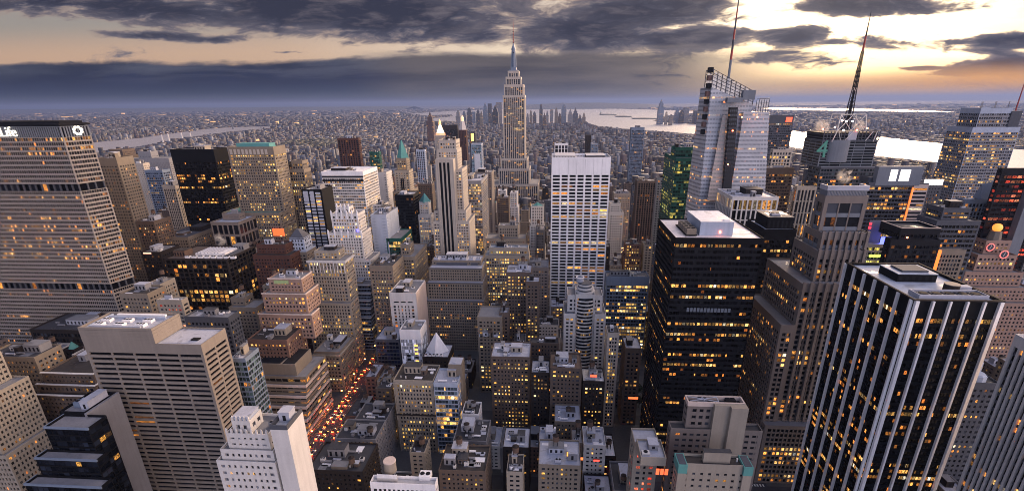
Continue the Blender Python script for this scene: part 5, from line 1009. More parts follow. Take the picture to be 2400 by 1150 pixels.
    T=hero('signed_tower','olive dark tower with one long white lit sign on top','tower',[(2150,2212,425,560,'x2146')],masonry('umber',.2,'W',wall='slate'),520,clut=0,fin=False)
    a,b,c,d,z=T.boxes[0]; T.part('sign_panel',lambda m:m.box(a+7,b-1,c-.8,c-.1,z-4,z+2.2),sgn); T.finish()
    T=hero('screened_tower','tall pale ceramic-screened tower with roof masts, upper right','skyscraper',[(2300,2375,255,720,34),(2280,2392,300,715,44)],style(wall='paleblue',core='slate',bay=3,pier=.3,pd=.1,sp=2.,spm='grey',fl=4.,rel=.5,corner=.6,glass=G(.6,'Y',1.1,(.05,.05,.06)),top=6),445,clut=0,fin=False,rows=True)
    a,b,c,d,z=T.boxes[0]
    for i in range(8): xx=a+i*(b-a)/7; T.part('roof_mast',lambda m:m.rod((xx,c+2+(i%3)*6,z-1),(xx,c+2+(i%3)*6,z+9),.3,.2,4),wall('grey'))
    T.part('dark_recess',lambda m:m.box(b-1,b+12,c-1,c+20,0,z-3),wall('slate')); t0=atY(2372,250,725); t1=atY(2400,165,725); T.part('mast',lambda m:m.rod((t0[0]+6,725,z-3),(t0[0]+6,725,t1[2]),1.,.4,6),plain('mast_red2',(.30,.035,.03),.5)); T.finish()
    T=hero('ribbed_hotel','hotel slab with purplish vertical ribs and a white double fin, upper right','hotel',[(2262,2345,470,470,'x2240')],style(wall='bluegrey',core='umber',bay=3,pier=1.,sp=1.,sd=.3,glass=G(.15,'W',1.2),top=3,roof='paleblue'),570,clut=3,fin=False,rows=True)
    a,b,c,d,z=T.boxes[0]
    for u in (.66,.76): T.part('white_fin',lambda m:m.box(a+(b-a)*u,a+(b-a)*u+1.6,c-1.4,c-.02,0,z),wall('white'))
    T.part('sloped_roof',lambda m:[m.quad((a+14,c+1,z+.5),(b,c+1,z+.5),(b-2,d-6,z+18),(b-16,d-6,z+14)),m.quad((b,c+1,z+.5),(b,d,z+.5),(b-2,d-6,z+18),(b-2,d-6,z+18.01)),m.quad((b,d,z+.5),(a+14,d,z+.5),(b-16,d-6,z+14),(b-2,d-6,z+18)),m.quad((a+14,d,z+.5),(a+14,c+1,z+.5),(b-16,d-6,z+14),(b-16,d-6,z+14.01))],wall('bluegrey')); T.finish()
    hero('lit_office','slate office block with lit ribbon floors and raised grey top before the ribbed hotel','office block',[(2212,2278,490,425,20),(2196,2300,520,418,'x2150')],style(wall='slate',core='dark',bay=3,pier=.3,sp=1.7,fl=4,glass=G(.5,'W',1.3,(.02,.02,.024)),top=3,roof='grey'),600,clut=4)
    T=hero('black_block','black block with a hollow cream-rimmed roof and a small red lamp','office block',[(2112,2205,540,395,26),(2088,2206,566,390,'x2074')],style(wall='dark',core='black',bay=3,pier=.6,sp=1.6,glass=G(.06,'W',1,(.008,.009,.012)),roof='tar',parapet=1.6),640,clut=0,fin=False)
    a,b,c,d,z=T.boxes[0]; T.part('cream_rim',lambda m:[m.box(a-.1,b+.1,c-.1,c+.6,z+1.6,z+2),m.box(a-.1,a+.6,c+.6,d,z+1.6,z+2),m.box(b-.6,b+.1,c+.6,d,z+1.6,z+2),m.box(a+.6,b-.6,d-.6,d,z+1.6,z+2)],wall('sand')); s_=atY(2131,560,392); T.part('warning_lamp',lambda m:m.cone(s_[0],c-.6,s_[2],s_[2]+1,.6,.6,8),red); T.finish()
    T=hero('low_office','low pale-roofed office with a yellow-green lit strip and a blue screen','office',[(2026,2102,575,420,'x2020')],style(wall='offwhite',core='slate',bay=3,pier=.5,sp=1.3,glass=G(.2,'L',1.2,(.04,.05,.04)),top=2,roof='offwhite'),625,clut=4,fin=False)
    a,b,c,d,z=T.boxes[0]; T.part('lit_strip',lambda m:m.box(a+6,b-3,c-.3,c-.05,z-10.5,z-8.2),plain('strip_lime',(.5,.6,.1),.5,0,(.7,.9,.1),1.2)); T.part('blue_screen',lambda m:m.box(a+13,a+24,d-3,d-2,z,z+7),plain('screen_blue',(.1,.1,.6),.5,0,(.1,.12,1),2.5)); s_=atY(2047,528,430); T.part('sign_board',lambda m:m.box(s_[0]-2.4,s_[0]+9,s_[1]+1.5,s_[1]+2.5,z-1,s_[2]+4),wall('steel')); T.part('red_sign',lambda m:[m.cone(s_[0]-2.6,s_[1],s_[2]-3.,s_[2]-1.,1.1,1.1,10),m.cone(s_[0]-2.6,s_[1],s_[2]+.5,s_[2]+2.4,1.,1.,10)],plain('sign_crimson',(.6,.05,.08),.5,0,(1,.05,.08),.9)); T.finish()
    ck=masonry('tan',.35,'W',bay=3.2,pier=1.6,sp=1.8,top=2,wall='pinkstone')
    T=hero('clock_tower','stepped stone tower carrying two red-ringed clock faces and a glowing globe','tower',[(2312,2372,566,436,16),(2292,2385,600,430,24),(2262,2400,640,424,34),(2240,2420,676,418,44),(2215,2440,712,412,54)],ck,835,clut=0,fin=False)
    a,b,c,d,z=T.boxes[0]
    for (px,py,yy,r) in ((2321,579,436,3.6),(2353,596,430,3.8)):
        s_=atY(px,py,yy-.6)
        def ring(m,r0,r1,e):
            for k in range(24):
                t0,t1=k*math.pi/12,(k+1)*math.pi/12; P=lambda r_,t: (s_[0]+r_*math.cos(t),s_[1]-e,s_[2]+r_*math.sin(t)); m.quad(P(r0,t0),P(r1,t0),P(r1,t1),P(r0,t1))
        o=T.part('clock_face',lambda m:ring(m,.05,r*.72,.2),wall('slate')); sub(o,T.root)
        f=MB(); ring(f,r*.72,r,.35); f.build('clock_ring',plain('ring_red',(.7,.1,.1),.5,0,(1,.12,.12) if r>3.7 else (.9,.25,.22),1.1 if r>3.7 else .5),o); f=MB(); f.rod((s_[0],s_[1]-.4,s_[2]),(s_[0]+.2,s_[1]-.4,s_[2]+r*.6),.2,None,4); f.rod((s_[0],s_[1]-.4,s_[2]),(s_[0]-.6,s_[1]-.4,s_[2]-r*.4),.2,None,4); f.build('clock_hand',wall('white'),o)
    x,y=(a+b)/2,c+6; T.part('cupola',lambda m:m.cone(x,y,z,z+8,5,4,8),wall('tan'))
    def ball(m,r,zc):
        for i in range(8):
            t0,t1=-math.pi/2+i*math.pi/8,-math.pi/2+(i+1)*math.pi/8; m.cone(x,y,zc+r*math.sin(t0),zc+r*math.sin(t1),max(.01,r*math.cos(t0)),max(.01,r*math.cos(t1)),14,cap=False)
    T.part('glowing_globe',lambda m:ball(m,3.6,z+11),plain('globe',(.8,.4,.1),.5,0,(1,.27,.035),.9)); T.finish()
    T=hero('theatre_tower','dark tower striped with red-lit floors behind a tall concrete fin, right edge','office tower',[(2350,2480,398,448,'x2338')],style(wall='dark',core='black',bay=4,pier=.3,sp=1.9,fl=4,glass=G(.6,'R',.8,(.02,.012,.012)),top=5),690,clut=0,fin=False,rows=True)
    a,b,c,d,z=T.boxes[0]; T.part('concrete_fin',lambda m:m.box(a+22,a+31,c-6,c-.05,0,z-4),wall('steel')); T.finish()
    T=hero('gridded_office','beige gridded office with a vertical orange sign, left of the clock tower','office building',[(2200,2265,588,402,'x2192')],masonry('tan',.35,'Y',bay=2.4,pier=.9,sp=1.4),660,clut=2,fin=False)
    a,b,c,d,z=T.boxes[0]; T.part('orange_sign',lambda m:m.box(a-1.8,a+1,c-2,c-.2,z-20,z+1),plain('sign_orange',(.8,.3,.05),.5,0,(1,.17,.02),.8)); T.finish()
# ---------------------------------------------------------------- ground, water, far land
def flat(name,pts,z,m,kind='structure'):
    mb=MB(); mb.ngon([(p[0],p[1],z) for p in pts]); o=mb.build(name,m); o['kind']=kind; return o
PX=lambda *a:[tuple(atZ(x,y,0.)[:2]) for x,y in a]
EAST=PX((-700,560),(-60,400),(150,368),(215,357),(330,343),(420,325),(540,309),(605,303),(640,300),(640,296.5),(600,297),(540,299),(480,303),(330,324),(215,335),(0,352),(-700,470))
BAY=PX((1000,285),(1062,284),(1075,288),(1240,290),(1330,287),(1372,284),(1381,290),(1403,296),(1452,301),(1500,304),(1560,309),(1620,314),(1670,318),(1790,332),(1862,346),(1930,357),(2060,366),(2150,376),(2290,390),(2700,445),
  (2700,372),(2275,343),(2150,331),(2070,322),(1950,316),(1860,307),(1700,297),(1650,293),(1600,290),(1552,287),(1530,284),(1545,277),(1560,272),(1640,264),(1640,261),(1500,256.5),(1405,254.5),(1300,254),(1235,255),(1150,257),(1060,260.5),(1000,264),(960,268),(1000,271),(1058,268),(1062,273),(1020,277))
NEWARK=PX((1790,252.6),(1960,254.5),(2080,256.8),(2180,259.5),(2270,264.5),(2180,263.2),(2080,261.3),(1960,259.4),(1790,256.4))
def inside(poly,x,y):
    c=np.zeros(x.shape,bool); k=len(poly); j=k-1
    for i in range(k):
        xi,yi=poly[i]; xj,yj=poly[j]
        if yi!=yj: c^=((yi>y)!=(yj>y))&(x<(xj-xi)*(y-yi)/(yj-yi)+xi)
        j=i
    return c
def ground():
    def g(n,b):
        o=n.new('ShaderNodeTexCoord').outputs['Object']
        a=n.noise(o,.0011,8,.7); c=n.noise(o,.02,5,.7); f=n.noise(o,.3,4,.6)
        col=n.mix(n.sm(a,.45,.6),(.03,.03,.034),(.05,.046,.04)); col=n.mix(n.sm(c,.3,.7),col,(.07,.065,.072))
        col=n.mix(n.mul(f,.5),col,(.035,.035,.04)); n.put(b.inputs['Base Color'],col); b.inputs['Roughness'].default_value=.85
    flat('ground',[(-64000,-3000),(64000,-3000),(64000,64000),(-64000,64000)],0,mat('ground',g))
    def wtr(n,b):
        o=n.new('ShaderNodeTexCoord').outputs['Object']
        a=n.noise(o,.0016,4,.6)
        b.inputs['Base Color'].default_value=(.30,.285,.30,1); n.put(b.inputs['Roughness'],n.add(.36,n.mul(a,.12))); b.inputs['Specular IOR Level'].default_value=1.  # pale base colour stands in for bright sky mirrored on the water
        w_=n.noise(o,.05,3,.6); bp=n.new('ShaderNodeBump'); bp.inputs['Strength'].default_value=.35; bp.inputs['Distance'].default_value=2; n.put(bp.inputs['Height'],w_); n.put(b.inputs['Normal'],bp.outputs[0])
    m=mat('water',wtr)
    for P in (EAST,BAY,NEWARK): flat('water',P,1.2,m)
    # streets, pavements, lane lines
    pv=plain('pavement',(.075,.073,.072),.9); mb=MB()
    AV=[-1160,-950,-760,-575,-450,-320,-182,145,425,660,930,1200]
    for i in range(len(AV)-1):
        for s in range(36,48): y0=(49.5-s)*80.5+7; mb.box(AV[i]+12,AV[i+1]-12,y0,y0+66.5,.01,.15)
    mb.build('pavement',pv)['kind']='structure'
    ln=plain('road_paint',(.6,.6,.55),.7); mb=MB()
    for X in (-182,145):
        for y in np.arange(180,900,9):
            for l in (-4.5,0,4.5): mb.quad((X+l-.08,y,.012),(X+l+.08,y,.012),(X+l+.08,y+3,.012),(X+l-.08,y+3,.012))
    for s in range(40,48):
        yc=(49.5-s)*80.5
        for X in (-182,145):
            for sgn in (-7.5,6.5):
                for k in range(11): mb.quad((X-11+k*2,yc+sgn,.013),(X-10+k*2,yc+sgn,.013),(X-10+k*2,yc+sgn+2.4,.013),(X-11+k*2,yc+sgn+2.4,.013))
    mb.build('road_markings',ln)['kind']='structure'
    # far hills
    hm=plain('hill_woods',(.045,.05,.05),.95)
    def ridge(pts,dist,depth,seed):
        r=random.Random(seed); mb=MB(); P=[]
        for i in range(len(pts)-1):
            for k in range(10):
                t=k/10; P.append((pts[i][0]+(pts[i+1][0]-pts[i][0])*t,pts[i][1]+(pts[i+1][1]-pts[i][1])*t+r.uniform(-.5,.5)))
        Q=[atY(x,y,dist) for x,y in P]
        for a,b in zip(Q,Q[1:]):
            mb.quad((a[0],dist-depth,0),(b[0],dist-depth,0),(b[0],dist,max(b[2],2)),(a[0],dist,max(a[2],2))); mb.quad((b[0],dist+depth,0),(a[0],dist+depth,0),(a[0],dist,max(a[2],2)),(b[0],dist,max(b[2],2)))
        mb.build('hills',hm)['kind']='structure'
    ridge([(1190,249),(1250,245),(1320,241.5),(1400,241),(1500,243),(1570,248)],21000,1500,1)
    ridge([(2140,245),(2230,239.5),(2400,237),(2700,238)],26000,2000,2)
    ridge([(1500,246),(1800,243.5),(2150,242),(2500,243)],30000,2000,3)
    ridge([(-200,259),(300,254),(700,250.5),(1000,249)],24000,2000,4)
    il=plain('island_trees',(.05,.06,.045),.9)
    for k,(x0,x1,y) in enumerate(((1404,1446,268.5),(1440,1482,273),(1480,1542,278))):
        P=PX((x0,y),(x0+4,y+1.6),((x0+x1)/2,y+2.2),(x1-3,y+2),(x1,y+.8),((x0+x1)/2,y-.4)); mb=MB(); mb.prism(P,1.,12); mb.build('island',il)['kind']='structure'
def boxes_mesh(name,arr,tone,m,label=None):
    """arr rows x,y,w,d,h,rot ; one mesh of five-sided boxes"""
    n=len(arr); x,y,w,d,h,ro=arr.T; c,s=np.cos(ro),np.sin(ro)
    sx=np.array([-1,1,1,-1]); sy=np.array([-1,-1,1,1])
    V=np.zeros((n,8,3))
    for k in range(4):
        lx,ly=sx[k]*w/2,sy[k]*d/2
        for t in (0,4): V[:,k+t,0]=x+lx*c-ly*s; V[:,k+t,1]=y+lx*s+ly*c
        V[:,k+4,2]=h
    F=np.array([[0,1,5,4],[1,2,6,5],[2,3,7,6],[3,0,4,7],[4,5,6,7]])
    faces=(F[None]+8*np.arange(n)[:,None,None]).reshape(-1,4)
    me=bpy.data.meshes.new(name); nf=len(faces)
    me.vertices.add(8*n); me.vertices.foreach_set('co',V.reshape(-1))
    me.loops.add(nf*4); me.loops.foreach_set('vertex_index',faces.reshape(-1).astype(np.int32))
    me.polygons.add(nf); me.polygons.foreach_set('loop_start',np.arange(0,nf*4,4,dtype=np.int32)); me.polygons.foreach_set('loop_total',np.full(nf,4,np.int32))
    uv=np.zeros((n,5,4,2)); off=(np.arange(n)*37%9973)[:,None]*1.
    for k,L in enumerate((w,d,w,d)):
        uv[:,k,:,0]=off+np.stack([0*L,L,L,0*L],1)+k*300; uv[:,k,:,1]=np.stack([0*h,0*h,h,h],1)+off*7
    uv[:,4,:,0]=np.stack([0*w,w,w,0*w],1)-5000; uv[:,4,:,1]=-5000
    l=me.uv_layers.new(name='UVMap'); l.data.foreach_set('uv',uv.reshape(-1))
    ca=me.color_attributes.new('tone','FLOAT_COLOR','CORNER'); T=np.repeat(tone,5,axis=0).reshape(n,5,4).copy(); rf=T[:,4,:3]; q_=np.random.RandomState(3).uniform(0,1,(n,1)); T[:,4,:3]=np.clip(rf*.5+.025+.34*q_**5,0,.7); T[:,4,3]*=.0
    ca.data.foreach_set('color',np.repeat(T.reshape(-1,4),4,axis=0).reshape(-1))
    me.materials.append(m); me.update(calc_edges=True); me.validate()
    o=bpy.data.objects.new(name,me); COL.objects.link(o); o['kind']='stuff'
    if label: o['label']=label
    return o
def carpet_mat(lit,bay,fl):
    def f(n,b):
        at=n.new('ShaderNodeAttribute',attribute_name='tone'); q=n.sep(n.new('ShaderNodeUVMap').outputs[0]); g=n.sep(n.new('ShaderNodeNewGeometry').outputs['Normal'])
        u=n.mul(q[0],1/bay); v=n.mul(q[1],1/fl); side=n.m('LESS_THAN',g[2],.5)
        x=n.m('ABSOLUTE',n.sub(n.m('FRACT',u),.5)); y=n.m('ABSOLUTE',n.sub(n.m('FRACT',v),.5))
        win=n.mul(n.m('LESS_THAN',x,.27),n.m('LESS_THAN',y,.26),side)
        o=n.new('ShaderNodeTexCoord').outputs['Object']; r=n.noise(o,.15,3,.7)
        base=n.mix(n.mul(n.sm(r,.5,.62),n.sub(1.,side),.5),at.outputs['Color'],(.06,.06,.07))
        n.put(b.inputs['Base Color'],n.mix(win,base,(.03,.033,.042)))
        col,pw=lights(n,u,v,lit,YELL,1.3); 
        n.put(b.inputs['Emission Color'],n.mix(at.outputs['Alpha'],col,(1,.5,.18))); n.put(b.inputs['Emission Strength'],n.add(n.mul(pw,win),n.mul(at.outputs['Alpha'],1.1))); b.inputs['Roughness'].default_value=.8
    return mat('city_block_%.2f_%.0f'%(lit,bay),f)
TONES=.55*np.array([(.30,.26,.22),(.24,.17,.14),(.36,.34,.33),(.17,.12,.10),(.22,.22,.25),(.42,.40,.38),(.13,.12,.12),(.28,.22,.17),(.20,.13,.11)])*np.array([.86,.93,1.12])
def far_city():
    rs=np.random.RandomState(5)
    def field(name,y0,y1,cell,hm,lab,lit,xlim=1.25,mid=.05,midh=(40,75),rot=0.,water=(EAST,BAY,NEWARK),glow=.01,keep=.8,cond=None,bay=3.4):
        nx=int(2*xlim*y1/cell); ys=np.arange(y0,y1,cell); X=[];Y=[]
        for yy in ys:
            xs=np.arange(-xlim*yy,xlim*yy,cell); X.append(xs+rs.uniform(-.2,.2,len(xs))*cell); Y.append(np.full(len(xs),yy)+rs.uniform(-.2,.2,len(xs))*cell)
        X=np.concatenate(X);Y=np.concatenate(Y); k=rs.uniform(size=len(X))<keep
        for P in water:
            for dx,dy in ((0,0),(cell*.5,0),(-cell*.5,0),(0,cell*.5),(0,-cell*.5)): k&=~inside(P,X+dx,Y+dy)
        if cond is not None: k&=cond(X,Y)
        if y0<5600: k&=np.mod(X-130,275)>30
        if y0<2300: k&=np.mod(Y,161)>22
        X,Y=X[k],Y[k]; n=len(X)
        big=np.sin(X*.0017+1)+np.sin(Y*.0013+X*.0006); h=rs.gamma(3.,hm/3,n)*(1+.25*big); md=rs.uniform(size=n)<mid*np.clip(1+big,0,2); h[md]=rs.uniform(*midh,md.sum()); h=np.clip(h,5,None)
        for P in water:      # low sheds line the waterfront
            for f_ in (1.,.7,.45,.25): h[inside(P,X*260/(260-np.minimum(h,200)*f_),Y*260/(260-np.minimum(h,200)*f_))&(rs.uniform(size=n)<.9)]*=.35
        t=np.ones((n,4)); t[:,:3]=TONES[rs.randint(len(TONES),size=n)]*rs.uniform(.35,1.15,(n,1)); t[:,3]=(rs.uniform(size=n)<glow)*rs.uniform(.1,1,n)
        if y0>5000: t[:,:3]*=.7
        pk=(np.sin(X*.0021+2.)*np.sin(Y*.0017+X*.0008)>.80)&(Y>2000); t[pk,:3]=np.array([.045,.045,.03])*rs.uniform(.6,1.5,(pk.sum(),1)); h[pk]=rs.uniform(6,11,pk.sum()); t[pk,3]=0; md&=~pk
        w=cell*rs.uniform(.5,.9,n); d=cell*rs.uniform(.5,.9,n); s_=np.where(md,.6,1.)
        return boxes_mesh(name,np.stack([X,Y,w*s_,d*s_,h,np.full(n,rot)],1),t,carpet_mat(lit,bay,bay*1.1),lab)
    isl=lambda X,Y: (X>-.48*Y-620)
    field('midtown_rooftops',1010,2300,27,20,'dense low and mid-rise city roofs below the midtown towers',.22,mid=.07,midh=(38,80),glow=0.,cond=lambda X,Y:~np.any([(X>f[0]-14)&(X<f[1]+14)&(Y>f[2]-14)&(Y<f[3]+14) for f in FOOT],axis=0))
    field('downtown_rooftops',2300,5600,34,15,'sea of low city roofs stretching toward downtown',.18,mid=.05,midh=(35,70),glow=.003,bay=5)
    field('distant_rooftops',5600,11500,70,13,'hazy far roofs across the rivers',.15,mid=.03,midh=(30,60),glow=.015,keep=.75,bay=9)
    field('horizon_rooftops',11500,24000,210,12,'faint far suburbs toward the horizon',.1,mid=.02,midh=(30,60),glow=.03,keep=.6,bay=20,xlim=1.15)
def far_things():
    D=[(1067,1078,259,4300,'pale grey'),(998,1014,270,3600,'dark red-brown'),(1082,1092,262,5900,'pale blue'),(1093,1105,253,5800,'slate'),(1106,1114,262,5600,'pale blue'),(1115,1124,258,6000,'slate'),(1131,1142,245,6100,'pale blue'),(1143,1152,243,6200,'slate'),(1153,1167,252,5700,'dark'),(1162,1176,240,6300,'pale grey'),(1124,1131,263,5500,'tan'),
       (1241,1247,258,5800,'tan'),(1248,1257,262,5600,'slate'),(1264,1272,244,6000,'slate'),(1279,1286,262,5700,'grey'),(1289,1297,257,5900,'pale grey'),(1300,1308,253,6100,'tan'),(1316,1328,245,6200,'pale blue'),(1331,1343,260,5800,'grey'),(1343,1355,258,6000,'slate'),(1365,1373,267,5500,'tan'),(1233,1240,266,5300,'grey'),(1272,1280,268,5200,'brown'),(1308,1316,265,5300,'brown'),(1355,1364,271,5200,'slate')]
    J=[(1545,1558,239,6100,'slate glass'),(1560,1566,262,6000,'pale'),(1584,1595,256,6400,'blue-grey'),(1595,1605,258,6300,'dark'),(1605,1616,252,6500,'grey'),(1628,1640,259,6300,'slate'),(1640,1652,262,6200,'brown'),(1570,1578,268,5900,'tan')]
    cw={'pale grey':'grey','dark red-brown':'redbrown','pale blue':'bluegrey','slate':'slate','dark':'dark','tan':'tan','grey':'grey','brown':'brown','slate glass':'bluegrey','pale':'beige','blue-grey':'bluegrey'}
    for grp,L,where in (('far downtown towers',D,'far downtown tower'),('towers across the wide river',J,'tower across the wide river')):
        srt=sorted(L)
        for i,(xl,xr,y,Y,c) in enumerate(L):
            p,q=atY(xl,y,Y),atY(xr,y,Y); w=q[0]-p[0]; h=p[2]; r=random.Random(i*3+len(L))
            mb=MB(); x0,x1=p[0],q[0]; t=r.random()
            mb.prism(RECT(x0,x1,Y,Y+w),0,h*(.78 if t<.6 else 1))
            if t<.6: mb.prism(RECT(x0+w*.15,x1-w*.15,Y+w*.15,Y+w*.85),h*.78,h*.93); mb.prism(RECT(x0+w*.3,x1-w*.3,Y+w*.3,Y+w*.7),h*.93,h)
            if t<.25: mb.cone((x0+x1)/2,Y+w/2,h,h+w*.5,w*.2,.3,4)
            o=mb.build('skyscraper',fmat(cw[c],6,7,.55,.5,.15,'Y',1.))
            k=[z[0] for z in srt].index(xl); o_=['leftmost','second','third','fourth','fifth','sixth','seventh','eighth','ninth','tenth','eleventh','twelfth','thirteenth','fourteenth','fifteenth','sixteenth','seventeenth','eighteenth','nineteenth','twentieth','twenty-first','twenty-second','twenty-third','twenty-fourth','twenty-fifth'][k]
            tag(o,f'hazy {c} {where}, {o_} from the left of its cluster','skyscraper',grp)
    # stacks and bridge by the east river
    for i,(x,yt,yb) in enumerate(((383,311,337),(398,308,336),(428,306,328),(448,306,326))):
        b=atZ(x,yb,0.); z=atY(x,yt,b[1])[2]; T=thing('smokestack',['pale power station chimney by the river, leftmost of four','pale power station chimney by the river, second from the left of four','pale power station chimney by the river, third from the left of four','pale power station chimney by the river, rightmost of four'][i],'chimney',(b[0],b[1],0),'river smokestacks')
        m=MB(); m.cone(b[0],b[1],0,z,7.,4.6,14); m.build('shaft',wall('offwhite'),T); m=MB(); m.cone(b[0],b[1],z-14,z-4,5.5,5.3,14); m.build('band',wall('redbrown'),T)
    def bridge(label,p,q,zd,th,t0,t1):
        a=np.array(atZ(*p,0.)[:2]); b=np.array(atZ(*q,0.)[:2]); T=thing('suspension_bridge',label,'bridge',((a[0]+b[0])/2,(a[1]+b[1])/2,0)); d=b-a; L=np.hypot(*d); d/=L; nn=np.array([-d[1],d[0]])
        def P(t,e,z): c=a+d*L*t+nn*e; return (c[0],c[1],z)
        m=MB(); m.prism([P(0,-9,0)[:2],P(1,-9,0)[:2],P(1,9,0)[:2],P(0,9,0)[:2]],zd-5,zd,bot=True); m.build('deck',wall('slate'),T)
        for t in (t0,t1):
            m=MB()
            for e in (-9,9): m.rod(P(t,e,0),P(t,e,th),4.2,3.,6)
            for zz in (th*.98,th*.72): m.rod(P(t,-9,zz),P(t,9,zz),2.5,None,6)
            m.build('tower',wall('steel'),T)
        m=MB()
        for e in (-9,9):
            pts=[P(0,e,zd)]+[P(t0*i/4,e,zd+(th-zd)*(i/4)**1.3) for i in range(1,5)]+[P(t0+(t1-t0)*i/12,e,zd+4+(th-zd-4)*(2*i/12-1)**2) for i in range(1,13)]+[P(t1+(1-t1)*i/4,e,zd+(th-zd)*(1-i/4)**1.3) for i in range(1,5)]
            for u,v in zip(pts,pts[1:]): m.rod(u,v,.9,None,4)
        m.build('cable',wall('steel'),T)
        m=MB(); [m.rod(P(t,e,0),P(t,e,zd-5),2.2,None,5) for t in (.04,.12,.88,.96) for e in (-7,7)]; m.build('pier',wall('steel'),T)
    bridge('long suspension bridge over the far river, left of the tan stone tower',(365,312),(640,299),38,98,.3,.62)
    bridge('faint suspension bridge with two towers on the horizon, left of the art deco skyscraper',(985,252.5),(1110,252.5),60,200,.24,.76)
    # statue on its island
    b=atZ(1408,269.5,0.); T=thing('statue','tiny statue on a tall pedestal on the bay island','statue',(b[0],b[1],0)); m=MB(); m.cone(b[0],b[1],10,50,16,10,4); m.build('pedestal',wall('beige'),T); m=MB(); m.cone(b[0],b[1],50,82,5,3,8); m.rod((b[0],b[1],80),(b[0]-3,b[1],95),1.5); m.build('figure',wall('teal'),T)
